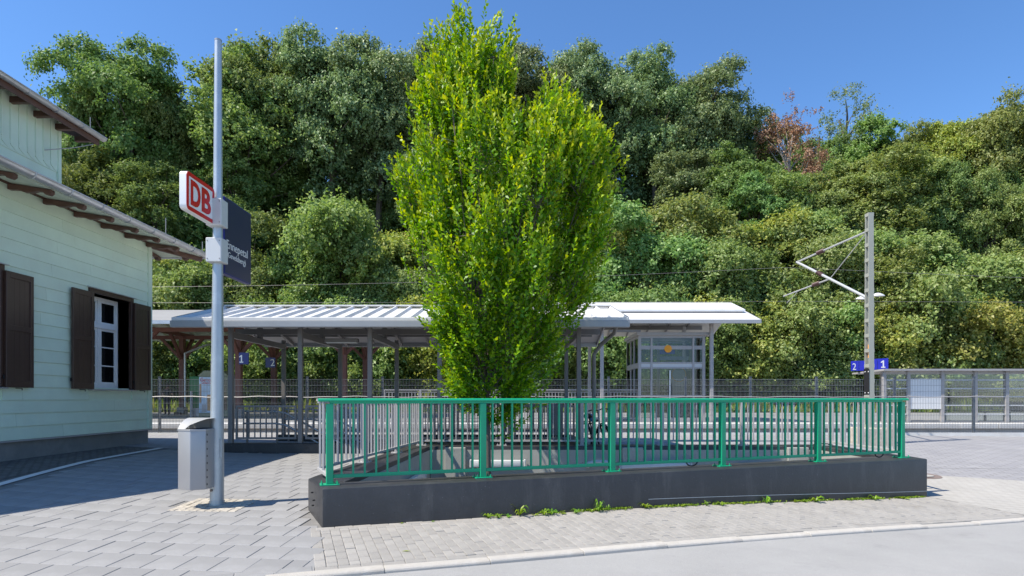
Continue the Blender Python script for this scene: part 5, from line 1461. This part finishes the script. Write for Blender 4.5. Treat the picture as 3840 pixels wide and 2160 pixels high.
# ------------------------------------------------------------------ trees
rng = np.random.default_rng(11)
def unit(a): return a / np.maximum(np.linalg.norm(a, axis=-1, keepdims=True), 1e-9)
def leaf_quads(c, nrm, ln, wd, rg, axis=None):
    n = len(c)
    r = rg.normal(size=(n, 3)) if axis is None else axis
    a = unit(r - nrm * (r * nrm).sum(1, keepdims=True)); b = np.cross(nrm, a)
    l = (ln * rg.uniform(.65, 1.35, n))[:, None]; w = (wd * rg.uniform(.7, 1.3, n))[:, None]
    fold = nrm * (w * .35)
    V = np.stack([c - a * l * .5, c - b * w * .5 + fold + a * l * .05, c + a * l * .5, c + b * w * .5 + fold + a * l * .05], 1).reshape(-1, 3)
    Fq = np.arange(4 * n).reshape(n, 4)
    return V, Fq
def branch(mb, p0, p1, r0, r1, seg=4, n=5, bend=.12, rr=None):
    rr = rr or rnd
    p0 = Vector(p0); p1 = Vector(p1); L = (p1 - p0).length; pts = []; rad = []
    off = Vector((rr.uniform(-1, 1), rr.uniform(-1, 1), rr.uniform(-.3, .6))) * L * bend
    for k in range(seg + 1):
        t = k / seg; pts.append(p0.lerp(p1, t) + off * math.sin(math.pi * t)); rad.append(r0 + (r1 - r0) * t)
    mb.path(pts, rad, n, cap=False)
def tree_proto(name, H, Rr, zc, hz_, npuff, nleaf, ln, wd, seed, puff=.30, trunk_r=.3, sparse=False, flat=1.0, squash=1.0, top_bias=.15):
    rg = np.random.default_rng(seed); rr = random.Random(seed)
    d = unit(rg.normal(size=(npuff, 3))); d[:, 2] = d[:, 2] * .9 + top_bias; d = unit(d)
    ph = rg.uniform(0, 6.28, 6); az = np.arctan2(d[:, 1], d[:, 0])
    lump = 1 + .17 * np.sin(2 * az + ph[0] + 2 * d[:, 2]) + .14 * np.sin(3 * az + ph[1] - 3 * d[:, 2]) + .12 * np.sin(5 * d[:, 2] + ph[2] + az)
    rad = rg.uniform(.30, 1.0, npuff) ** .55 * lump
    P = d * np.array([Rr, Rr, hz_]) * (rad * (1 - puff * .55))[:, None]
    P[:, 2] = np.clip(P[:, 2] + zc, .25, H - Rr * puff * .45)
    pr = Rr * puff * np.exp(rg.normal(size=npuff) * .32)
    M_ = 18; K = max(1, nleaf // M_)
    wgt = pr ** 2; idx = rg.choice(npuff, K, p=wgt / wgt.sum())
    dd = unit(rg.normal(size=(K, 3))); dd = unit(dd + .40 * d[idx] + np.array([-.05, -.10, .62]))
    mc = P[idx] + dd * (pr[idx] * rg.uniform(.80, 1.10, K))[:, None] * np.array([1.12, 1.12, .78])
    rep = np.repeat(np.arange(K), M_)
    cs = (Rr * .016 + .085) * np.exp(rg.normal(size=K) * .25)
    spray = unit(dd + np.array([0, 0, .3]) + rg.normal(size=(K, 3)) * .4)          # short leafy sprays along the twigs
    al = rg.normal(size=(len(rep), 1))
    c = mc[rep] + rg.normal(size=(len(rep), 3)) * cs[rep][:, None] * .8 + spray[rep] * al * cs[rep][:, None] * 1.3
    nr = unit(dd[rep] * .75 + np.array([-.12, -.12, .15]) + rg.normal(size=(len(rep), 3)) * .5)
    V, Fq = leaf_quads(c, nr, ln, wd, rg)
    cm = np_mesh(name + '_crown', V, Fq)
    tb_ = MB()
    topz_ = zc + hz_ * .45
    branch(tb_, (0, 0, -1.2), (rr.uniform(-.3, .3), rr.uniform(-.3, .3), zc - hz_ * .35), trunk_r, trunk_r * .75, 5, 8, .03, rr)
    branch(tb_, (0, 0, zc - hz_ * .4), (rr.uniform(-.6, .6), rr.uniform(-.6, .6), topz_), trunk_r * .75, trunk_r * .2, 5, 7, .05, rr)
    for k in range(min(npuff, 26)):
        p = P[k]; z0_ = max(zc - hz_ * .6, p[2] - Rr * .8); z0_ = min(z0_, topz_ - .5)
        branch(tb_, (0, 0, z0_), p, trunk_r * .38, trunk_r * .07, 4, 5, .10, rr)
    tm = tb_.mesh(name + '_trunk', smooth=True)
    return dict(H=H, crown=cm, trunk=tm, R=Rr)
protos = {
    'oak1': tree_proto('oak', 22, 6.4, 15.2, 6.8, 84, 66000, .27, .16, 1, .20, .38),
    'oak2': tree_proto('oak', 22, 5.9, 15.0, 7.0, 80, 62000, .27, .16, 2, .21, .36),
    'oak3': tree_proto('oak', 22, 5.4, 14.4, 7.6, 84, 62000, .26, .155, 3, .20, .34),
    'tall1': tree_proto('ash', 20, 4.0, 12.2, 7.8, 66, 44000, .25, .145, 4, .26, .26),
    'tall2': tree_proto('ash', 20, 3.6, 12.0, 8.0, 64, 42000, .25, .14, 5, .27, .24),
    'bush1': tree_proto('bush', 9, 3.9, 4.8, 4.2, 80, 46000, .21, .125, 6, .21, .14),
    'bush2': tree_proto('bush', 9, 3.6, 4.7, 4.3, 76, 44000, .20, .12, 7, .22, .14),
    'bush3': tree_proto('bush', 9, 4.2, 4.6, 4.3, 84, 46000, .21, .125, 8, .20, .14),
    'hedge1': tree_proto('shrub', 5, 2.9, 2.4, 2.6, 60, 30000, .175, .105, 9, .24, .08),
    'hedge2': tree_proto('shrub', 5, 2.6, 2.4, 2.6, 56, 28000, .17, .10, 10, .25, .08),
    'dead': tree_proto('withered', 16, 3.0, 10.2, 5.8, 70, 11000, .20, .09, 12, .22, .22),
    'thin': tree_proto('thin', 17, 3.0, 11.8, 5.2, 50, 3200, .20, .09, 13, .26, .17),
}
trees = []
def T_(x, ytop, d, kind, leaf, wscale=1.0, tier='', adj=''): trees.append((x, ytop, d, kind, leaf, wscale, tier, adj))
sky_ = 'on skyline'; mid_ = 'halfway uphill'; foot_ = 'at hill foot'; low_ = 'in hedge'
for x, y, d, k, lf, w in [
    (490, 185, 58, 'oak1', 'oak', .95), (345, 300, 57, 'oak2', 'oak', .5), (620, 270, 59, 'oak3', 'oak', .62), (750, 420, 70, 'oak2', 'oak', .8), 
    (925, 190, 60, 'tall1', 'fresh', 1.15), (1060, 152, 64, 'oak3', 'oak', .9), (1245, 148, 62, 'oak1', 'grey', .85), (1430, 182, 63, 'oak2', 'grey', .9), (1600, 212, 64, 'oak3', 'grey', .95),
    (1790, 222, 65, 'oak1', 'grey', .9), (1960, 214, 62, 'oak2', 'grey', .85), (2115, 212, 63, 'oak3', 'grey', .95), (2285, 228, 62, 'oak1', 'grey', .85), (2455, 246, 61, 'oak2', 'grey', .9), (2615, 258, 60, 'oak3', 'grey', .95), (2700, 372, 62, 'oak1', 'grey', .6),
    (2800, 455, 62, 'tall1', 'oak', 1.0), (2890, 480, 66, 'tall2', 'olive', 1.0), (2960, 335, 57, 'dead', 'brown', .85), (3060, 500, 64, 'oak2', 'oak', .7), (3172, 315, 66, 'thin', 'grey', 1.0),
    (3255, 455, 63, 'tall1', 'fresh', 1.1), (3345, 505, 62, 'oak3', 'olive', .8), (3440, 485, 60, 'oak2', 'olive', .8), (3555, 430, 57, 'oak3', 'yellow', .8), (3690, 385, 55, 'oak1', 'olive', .85), (3850, 425, 56, 'oak2', 'olive', .95), (4010, 420, 57, 'oak1', 'olive', .9)]:
    T_(x, y, d, k, lf, w, sky_)
for x, y, d, k, lf, w in [(560, 430, 76, 'oak2', 'oak', 1.1), (830, 440, 74, 'oak1', 'oak', 1.0), (1130, 330, 75, 'oak3', 'oak', 1.1), (1360, 340, 76, 'oak2', 'oak', 1.1), (1700, 360, 75, 'oak1', 'oak', 1.0), (2060, 360, 76, 'oak3', 'oak', 1.1), (2360, 370, 75, 'oak2', 'oak', 1.1), (2600, 400, 74, 'oak1', 'oak', 1.0), (3000, 580, 74, 'oak3', 'olive', 1.0), (3180, 520, 73, 'tall1', 'oak', 1.3), (3400, 560, 74, 'oak2', 'olive', 1.0)]:
    T_(x, y, d, k, lf, w, 'behind skyline')
for x, y, d, k, lf, w in [
    (190, 560, 52, 'oak2', 'olive', .8), (390, 560, 53, 'tall1', 'oak', 1.2), (590, 600, 52, 'tall2', 'oak', 1.1), (730, 640, 54, 'tall1', 'oak', .9), (880, 560, 57, 'tall2', 'oak', 1.0),
    (1640, 560, 54, 'oak2', 'grey', .75), (1830, 600, 54, 'oak3', 'grey', .75), (2020, 600, 54, 'tall1', 'grey', 1.0), (2220, 620, 55, 'tall2', 'oak', 1.0), (2580, 560, 55, 'tall2', 'grey', 1.2),
    (2740, 540, 53, 'tall1', 'oak', 1.15), (2830, 640, 50, 'tall2', 'oak', 1.0), (2960, 650, 51, 'tall1', 'fresh', 1.1), (3080, 640, 52, 'tall2', 'fresh', 1.2), (3170, 600, 53, 'tall1', 'olive', 1.2), (3280, 560, 52, 'tall2', 'olive', 1.3), (3400, 600, 53, 'tall1', 'olive', 1.3), (3540, 610, 52, 'oak2', 'oak', .7), (3690, 640, 51, 'oak3', 'olive', .75), (3840, 600, 52, 'oak1', 'oak', .7), (40, 600, 52, 'oak1', 'oak', .7)]:
    T_(x, y, d, k, lf, w, mid_)
for i_, x in enumerate(range(820, 2760, 118)):
    T_(x, 690 + 40 * math.sin(i_ * 2.1), 66 + (i_ % 3) * 1.5, ['bush1', 'bush2', 'bush3'][i_ % 3], 'oak', 1.1, 'below the crowns')
for x, y, d, k, lf, w in [
    (470, 980, 46, 'bush1', 'fresh', 1.0), (610, 985, 45, 'bush2', 'yellow', .9), (720, 950, 46, 'bush3', 'fresh', 1.0), (850, 1000, 45, 'bush1', 'olive', .9), (980, 880, 47, 'bush2', 'oak', 1.0), (1130, 930, 46, 'bush3', 'olive', .9), (1290, 785, 46, 'bush1', 'fresh', .95), (1430, 960, 45, 'bush2', 'fresh', .9), (1540, 880, 47, 'bush3', 'yellow', 1.0), (1680, 930, 46, 'bush1', 'fresh', 1.0), (1840, 900, 47, 'bush2', 'olive', 1.1), (2010, 930, 46, 'bush3', 'fresh', 1.0), (2180, 900, 47, 'bush1', 'olive', 1.1),
    (2370, 845, 46, 'bush2', 'fresh', 1.1), (2520, 775, 47, 'bush3', 'olive', .95), (2630, 900, 45, 'bush1', 'fresh', 1.0), (2760, 880, 46, 'bush2', 'oak', 1.0), (2900, 830, 48, 'bush3', 'yellow', 1.0), (3040, 880, 46, 'bush1', 'fresh', 1.0), (3180, 840, 48, 'bush2', 'olive', 1.0), (3300, 960, 45, 'bush3', 'olive', 1.0), (3440, 990, 45, 'bush1', 'fresh', 1.1), (3560, 930, 46, 'bush2', 'olive', 1.1), (3700, 1000, 45, 'bush3', 'olive', 1.0), (3840, 960, 46, 'bush1', 'olive', 1.1), (330, 1000, 46, 'bush3', 'oak', 1.0), (3960, 980, 45, 'bush2', 'fresh', 1.0)]:
    T_(x, y, d, k, lf, w, foot_)
i = 0
for x in range(330, 4000, 112):
    y = 1165 + 45 * math.sin(i * 2.4) + 30 * math.sin(i * 5.1)
    lf = ['oak', 'fresh', 'olive', 'fresh', 'oak', 'yellow', 'fresh'][i % 7]
    if x > 2700: lf = ['olive', 'fresh', 'yellow', 'olive'][i % 4]; y -= 40
    if 2560 < x < 2760: lf = 'oak'; y = 1190
    T_(x, y, 42.2 + (i % 3) * .7, ['hedge1', 'hedge2'][i % 2], lf, 1.0, low_); i += 1
seg_names = [(-900, 'behind timber building'), (420, 'left of sign pole'), (800, 'right of sign pole'), (1130, 'left of young street tree'), (1500, 'behind young street tree'), (2330, 'above lift tower'), (2720, 'left of catenary mast'), (3130, 'behind catenary mast'), (3400, 'above waiting shelter')]
nice = {'oak': 'dark green', 'grey': 'grey green', 'fresh': 'fresh green', 'olive': 'olive green', 'yellow': 'yellowish green', 'brown': 'withered brown'}
kname = {'oak': ('oak_tree', 'broad tree', 'tree'), 'tal': ('ash_tree', 'slender tree', 'tree'), 'bus': ('bushy_tree', 'bushy tree', 'tree'), 'hed': ('shrub', 'shrub', 'shrub'), 'dea': ('withered_tree', 'half bare tree', 'tree'), 'thi': ('thin_tree', 'sparse thin tree', 'tree')}
buckets = {}
for t in trees:
    x, y, d, k, lf, w, tier, _ = t
    if tier == low_ or not -120 < x < 3960: pass
    sg = [n for a, n in seg_names if x >= a][-1]
    buckets.setdefault((nice[lf], kname[k[:3]][1], tier, sg), []).append(t)
ords = ['leftmost', 'second from left', 'third from left', 'fourth from left', 'fifth from left', 'sixth from left', 'seventh from left', 'eighth from left', 'ninth from left', 'tenth from left']
for (cn_, kn, tier, sg), lst in buckets.items():
    lst.sort(key=lambda t: t[0])
    for n_, (x, y, d, k, lf, w, _, _) in enumerate(lst):
        pr = protos[k]; X = PX(x, d); z0 = hill(X, d); zt = PZ(y, d)
        s_z = (zt - z0) / pr['H']; s_xy = max(.72, min(1.35, s_z)) * w
        nm, kn2, cat = kname[k[:3]]
        lab = f'{cn_} {kn} {tier}, {sg}'
        if len(lst) > 1: lab += f', {ords[n_]}'
        t = thing(nm, (X, d, z0), lab, cat, 'trees on the wooded hillside' if cat == 'tree' else 'shrubs along the back of the platform')
        rz = rnd.uniform(0, 6.28)
        for part, me, mat in (('trunk', pr['trunk'], mt['bark_pale'] if k == 'dead' else mt['bark']), ('crown', pr['crown'], mt['leaf_' + lf])):
            if not me.materials: me.materials.append(mat)
            o = bpy.data.objects.new(part, me); col.objects.link(o); o.parent = t
            o.rotation_euler = (0, 0, rz); o.scale = (s_xy, s_xy, s_z)
            o.material_slots[0].link = 'OBJECT'; o.material_slots[0].material = mat

# undergrowth covering the slope between the stems, uncountable
n = 70000
ux = rng.uniform(-62, 62, n); uy = 41.5 + rng.uniform(0, 1, n) ** 1.3 * 62
uz = np.array([hill(a_, b_) for a_, b_ in zip(ux, uy)]) + np.abs(rng.normal(size=n)) * .55
V, Fq = leaf_quads(np.c_[ux, uy, uz], unit(rng.normal(size=(n, 3)) * .6 + np.array([0, -.4, .7])), .42, .26, rng)
me = np_mesh('undergrowth', V, Fq); me.materials.append(mt['leaf_oak'])
o = bpy.data.objects.new('undergrowth', me); col.objects.link(o); o['kind'] = 'stuff'; o['label'] = 'dark green undergrowth on the wooded slope'; o['category'] = 'undergrowth'

# meadow strip behind the platform, uncountable
n = 16000
c = np.c_[rng.uniform(-26, 32, n), rng.uniform(38.9, 41.3, n), np.zeros(n)]
hgt = rng.uniform(.25, .95, n) * (0.8 + .3 * np.sin(c[:, 0] * 1.3))
c[:, 2] = np.where(c[:, 1] < 39.2, .56, .5) + rng.uniform(0, .1, n)
a = rng.uniform(0, 6.28, n); dx = np.c_[np.cos(a), np.sin(a), np.zeros(n)] * .09
lean = rng.normal(size=(n, 3)) * .14; lean[:, 2] = 0
V = np.stack([c - dx, c + dx, c + dx * .2 + lean + np.c_[np.zeros(n), np.zeros(n), hgt], c - dx * .6 + lean * .5 + np.c_[np.zeros(n), np.zeros(n), hgt * .6]], 1).reshape(-1, 3)
me = np_mesh('meadow', V, np.arange(4 * n).reshape(n, 4)); me.materials.append(mt['meadow'])
o = bpy.data.objects.new('meadow_grass', me); col.objects.link(o); o['kind'] = 'stuff'; o['label'] = 'sunlit wild grass and flowers behind the platform'; o['category'] = 'grass'

# ------------------------------------------------------------------ young hornbeam in the pit
HD = 11.0; HX = PX(1829, HD); HB = -2.4
def hz2(y): return PZ(y, HD)
main_ = [(1600, 1795, 1870), (1520, 1745, 1945), (1400, 1690, 2000), (1300, 1645, 2075), (1200, 1615, 2150), (1100, 1580, 2210), (1000, 1550, 2250), (900, 1530, 2275), (750, 1515, 2290), (650, 1520, 2270), (560, 1535, 2240), (500, 1550, 1990), (400, 1570, 1945), (300, 1585, 1920), (220, 1605, 1895), (160, 1640, 1865), (115, 1665, 1820), (80, 1690, 1780)]
lobe2 = [(640, 1930, 2255), (560, 1970, 2225), (490, 2010, 2190), (440, 2045, 2155), (395, 2080, 2120)]
def prof(tab, y):
    ys = [t[0] for t in tab][::-1]
    return np.interp(y, ys, [t[1] for t in tab][::-1]), np.interp(y, ys, [t[2] for t in tab][::-1])
hb = thing('young_hornbeam', (HX, HD, HB), 'bright yellow green young street tree growing out of the pit behind the green railing', 'tree')
S = FPX / HD
tr = MB()
stem_top = hz2(190)
tr.path([(HX + .0, HD, HB), (HX + .01, HD, .2), (HX - .01, HD, 1.2), (HX - .04, HD, 2.2), (PX(1800, HD), HD + .05, 3.6), (PX(1775, HD), HD, 5.2), (PX(1750, HD), HD, 6.6), (PX(1740, HD), HD, stem_top)], [.062, .056, .054, .052, .044, .034, .022, .006], 10, cap=False)
hr = random.Random(5); limbs = []
ends = [(1560, 800, -.3), (1590, 600, .4), (1600, 420, -.2), (1690, 300, .3), (1640, 250, -.4), (1850, 250, -.3), (1900, 330, .3), (1930, 480, -.5), (2040, 430, .1), (2110, 400, -.2), (2170, 480, .3), (2220, 640, -.3), (2250, 800, .4), (2240, 950, -.5), (2150, 1050, .5), (1640, 950, .6), (1600, 1000, -.6), (1700, 700, .9), (1800, 600, -1.1), (1950, 700, 1.1), (2030, 750, -1.0), (1750, 850, -1.2), (1900, 900, 1.3), (2060, 1100, .6), (1660, 1120, -.3), (1830, 450, .8), (1720, 500, -.9), (2000, 560, -.4)]
for ex, ey, dy in ends:
    e = Vector((PX(ex, HD), HD + dy, hz2(ey)))
    z0 = 1.35 + hr.random() * 1.5 * (1 if abs(ex - 1829) < 260 else .6)
    p0 = Vector((HX - .02 * z0 + hr.uniform(-.01, .01), HD, z0)); q = []; rad = []
    r0 = hr.uniform(.018, .034)
    for k in range(8):
        t = k / 7
        h_ = p0.lerp(e, t); h_.x = p0.x + (e.x - p0.x) * (t ** .75); h_.y = p0.y + (e.y - p0.y) * (t ** .8)
        h_ += Vector((hr.uniform(-.03, .03), hr.uniform(-.03, .03), 0)); q.append(h_); rad.append(r0 * (1 - .82 * t))
    tr.path(q, rad, 6, cap=False); limbs.append(q)
NSH = 5400
NCL = 205; clus = []
rg = np.random.default_rng(21)
C_ = []; A_ = []; Nn_ = []; Y_ = []
lp_ = np.array([[p.x, p.y, p.z] for q in limbs for p in q[1:]])
def horn_sample(rg):
    while True:
        if rg.random() < .82:
            y = rg.uniform(140, 1600); w_y = prof(main_, y)
            if rg.random() > (w_y[1] - w_y[0]) / 780 + .05: continue
            if y > 950 and rg.random() < .25 * min(1, (y - 950) / 250): continue
            xl, xr = w_y
        else:
            y = rg.uniform(395, 640); xl, xr = prof(lobe2, y)
            if rg.random() > (xr - xl) / 320: continue
        return y, xl, xr
def horn_pos(y, xl, xr, a, rr_):
    hw = (xr - xl) / 2 / S; cx = PX((xl + xr) / 2, HD)
    bump_ = 1 + .10 * math.sin(a * 5 + y * .012) + .06 * math.sin(a * 9 - y * .03)
    return np.array([cx + hw * rr_ * bump_ * math.cos(a), HD + hw * .88 * rr_ * bump_ * math.sin(a), hz2(y)])
while len(clus) < NCL:
    y, xl, xr = horn_sample(rg); a = rg.uniform(0, 2 * np.pi); rr_ = rg.uniform(.25, 1) ** .5 * .94
    p = horn_pos(y, xl, xr, a, rr_)
    if any(((p - q[0]) ** 2 * np.array([1, 1, .4])).sum() < .030 for q in clus): 
        if rg.random() < .9: continue
    clus.append((p, y, a, rr_))
cnt = 0
while cnt < NSH:
    if rg.random() < .88:
        p, y, a, rr_ = clus[int(rg.integers(len(clus)))]
        off = rg.normal(size=3) * np.array([.115, .115, .19]); pos = p + off; y = y - off[2] * S
    else:
        y, xl, xr = horn_sample(rg); a = rg.uniform(0, 2 * np.pi); rr_ = rg.uniform(.12, 1) ** .55
        pos = horn_pos(y, xl, xr, a, rr_)
    # keep the inner crown a little open
    if rr_ < .45 and rg.random() < .35: continue
    out = np.array([math.cos(a), math.sin(a), 0.0])
    low = np.clip((y - 900) / 600, 0, 1)
    sd = np.array([0, 0, 1.0]) * (1.0 - .55 * low) + out * (.22 + .38 * rr_ * (.6 + low)) + rg.normal(size=3) * .20
    sd /= np.linalg.norm(sd)
    Ls = rg.uniform(.30, .62) * (1.15 if y < 700 else 1.0)
    if rg.random() < .13 and y < 1000: Ls *= 1.55
    nl = int(Ls / .034)
    base = pos - sd * Ls * .55
    side = np.cross(sd, rg.normal(size=3)); side /= np.linalg.norm(side)
    young = 1.0 if rg.random() < (.55 if y < 900 else .22) else .25  # yellow growth rarer below, colouring in the shaded lower crown
    for k in range(nl):
        t = (k + .5) / nl
        p = base + sd * Ls * t
        sg = 1 if k % 2 else -1
        sdv = side * sg * math.cos(k * .5) + np.cross(sd, side) * math.sin(k * .5) * sg
        ax = sdv * (.80 - .35 * t) + sd * (.45 + .5 * t) + np.array([0, 0, -.12 * (1 - t)]) + rg.normal(size=3) * .16
        ax /= np.linalg.norm(ax)
        up = np.array([0, 0, 1.0]) * .42 + out * .55 + rg.normal(size=3) * .42 - sdv * .1
        C_.append(p + ax * .045); A_.append(ax); Nn_.append(up); Y_.append(young * max(0, t - .25) ** 1.1 * rg.uniform(.5, 1.1) * (1 - .55 * low))  # tip yellow fades low down, putting the lower crown's shade into colour
    if cnt % 3 == 0:
        dl = ((lp_ - base) ** 2).sum(1) + (lp_[:, 2] > base[2] - .03) * 9
        j = int(dl.argmin()); q0 = Vector(lp_[j]); b0 = Vector(base); e0 = Vector(base + sd * Ls * .85)
        if dl[j] < .30: tr.path([q0, q0.lerp(b0, .5) + Vector((0, 0, -.03)), b0, e0], [.006, .005, .004, .0015], 3, cap=False)
        else: tr.path([b0, e0], [.004, .0015], 3, cap=False)
    cnt += 1
tr.build('trunk', mt['bark_young'], hb, smooth=True)
C_ = np.array(C_); A_ = np.array(A_); Nn_ = np.array(Nn_); Y_ = np.array(Y_)
nn_ = unit(Nn_ - A_ * (Nn_ * A_).sum(1, keepdims=True))
V, Fq = leaf_quads(C_, nn_, .089, .049, rg, axis=A_)
V = V - np.array([HX, HD, HB])
me = np_mesh('hornbeam_crown', V, Fq); me.materials.append(mt['leaf_horn'])
at = me.attributes.new('young', 'FLOAT', 'POINT'); at.data.foreach_set('value', np.repeat(np.clip(Y_, 0, 1), 4).astype(np.float32))
o = bpy.data.objects.new('crown', me); col.objects.link(o); o.parent = hb

# ------------------------------------------------------------------ weeds along the foot of the wall
def weed_mesh(seed, n, L, up):
    r_ = random.Random(seed); mb = MB()
    for k in range(n):
        a = 2 * math.pi * k / n + r_.uniform(-.4, .4); l = L * r_.uniform(.6, 1.2); w = l * r_.uniform(.14, .24); u = up * r_.uniform(.5, 1.3)
        d = Vector((math.cos(a), math.sin(a), 0)); s_ = Vector((-d.y, d.x, 0)); pts = []
        for t in (0, .3, .6, .85, 1):
            c = d * l * t + Vector((0, 0, l * u * math.sin(math.pi * min(1, t * .8)) + .004)); ww = w * math.sin(math.pi * (.12 + .86 * t)) if t < 1 else 0.002
            pts += [c - s_ * ww * .5, c + s_ * ww * .5 + Vector((0, 0, ww * .25))]
        mb.add(pts, [(2 * i, 2 * i + 1, 2 * i + 3, 2 * i + 2) for i in range(4)])
    me = mb.mesh('leaves'); me.materials.append(mt['leaf_weed']); return me
wm = [weed_mesh(1, 14, .085, .35), weed_mesh(2, 18, .11, .55), weed_mesh(3, 26, .09, 1.3), weed_mesh(4, 12, .12, .8), weed_mesh(5, 22, .075, .5)]
wx = [(1505, 0), (1622, 0), (1830, 1), (1868, 4), (1905, 1), (1948, 3), (2005, 0), (2040, 1), (2068, 4), (2110, 0), (2160, 4), (2215, 1), (2245, 2), (2280, 2), (2345, 3), (2420, 1), (2460, 0), (2520, 4), (2560, 1), (2610, 4), (2650, 3), (2705, 1), (2745, 4), (2790, 1), (2875, 3), (2940, 0), (2985, 1), (3020, 4), (3060, 1), (3190, 0), (3235, 4), (3280, 1), (3335, 3), (3390, 0), (3425, 4)]
seen_ = {}
for n_, (x, k) in enumerate(wx):
    c = (x - CX) / FPX
    # column ray meets the foot of the wall
    v = VW0 - rnd.uniform(.03, .09)
    u = (v * ST + c * v * CT) / (CT - c * ST)
    X, Y = XY(u, v)
    span = ['first', 'second', 'third', 'fourth', 'last'][min(4, max(0, int((u - .43) / 1.892)))]
    size = ['small flat', 'leafy', 'upright grassy', 'tall leaved', 'low spreading'][k]
    o_ = ['leftmost', 'second', 'third', 'fourth', 'fifth'][seen_.setdefault((k, span), 0)]; seen_[(k, span)] += 1
    t = thing('weed', (X, Y, g(X, Y)), f'{o_} {size} weed at wall foot below {span} span of green railing', 'weed', 'weeds at the foot of the wall')
    s_ = rnd.choice([.35, .5, .7, .9, 1.15]) * rnd.uniform(.85, 1.15)
    piece('leaves', wm[k], t, Matrix.Translation((X, Y, g(X, Y) - .004)) @ Matrix.Rotation(rnd.uniform(0, 6.28), 4, 'Z') @ Matrix.Diagonal((s_, s_, s_, 1)))
# thin fringe of moss and seedlings in the joint at the foot of the wall, uncountable
n = 2600
fu = 3.1 + rng.uniform(0, 1, n) * 6.85; keep = (np.sin(fu * 5.3) + np.sin(fu * 12.1 + 1) + rng.normal(size=n) * .8) > -.2; fu = fu[keep]; n = len(fu)
fv = VW0 - .012 - np.abs(rng.normal(size=n)) * .022
fx_ = fu * CT - fv * ST; fy_ = fu * ST + fv * CT; fz_ = gv(fx_, fy_) + rng.uniform(.004, .026, n)
V, Fq = leaf_quads(np.c_[fx_, fy_, fz_], unit(rng.normal(size=(n, 3)) * .6 + np.array([.1, -.4, .7])), .034, .016, rng)
me = np_mesh('joint_fringe', V, Fq); me.materials.append(mt['leaf_weed'])
o = bpy.data.objects.new('joint_fringe', me); col.objects.link(o); o['kind'] = 'stuff'; o['label'] = 'thin low fringe of seedlings along the foot of the dark wall'; o['category'] = 'weeds'
# a few stray bits: dry leaf and a stone on the paving
for (x, y, nm, lab, cat, mat_) in ((-1.05, 5.95, 'dry_leaf', 'small dry yellow leaf lying on the sidewalk bricks', 'leaf', 'leaf_yellow'), (-5.0, 5.75, 'dry_leaf', 'small orange brown leaf lying on the grey slabs', 'leaf', 'leaf_brown')):
    m_ = MB().add([(-.045, 0, .004), (0, -.012, .012), (.05, 0, .006), (0, .014, .010)], [(0, 1, 2, 3)]).mesh(nm); m_.materials.append(mt[mat_])
    o = piece(nm, m_, None, Matrix.Translation((x, y, g(x, y)))); tag(o, lab, cat)
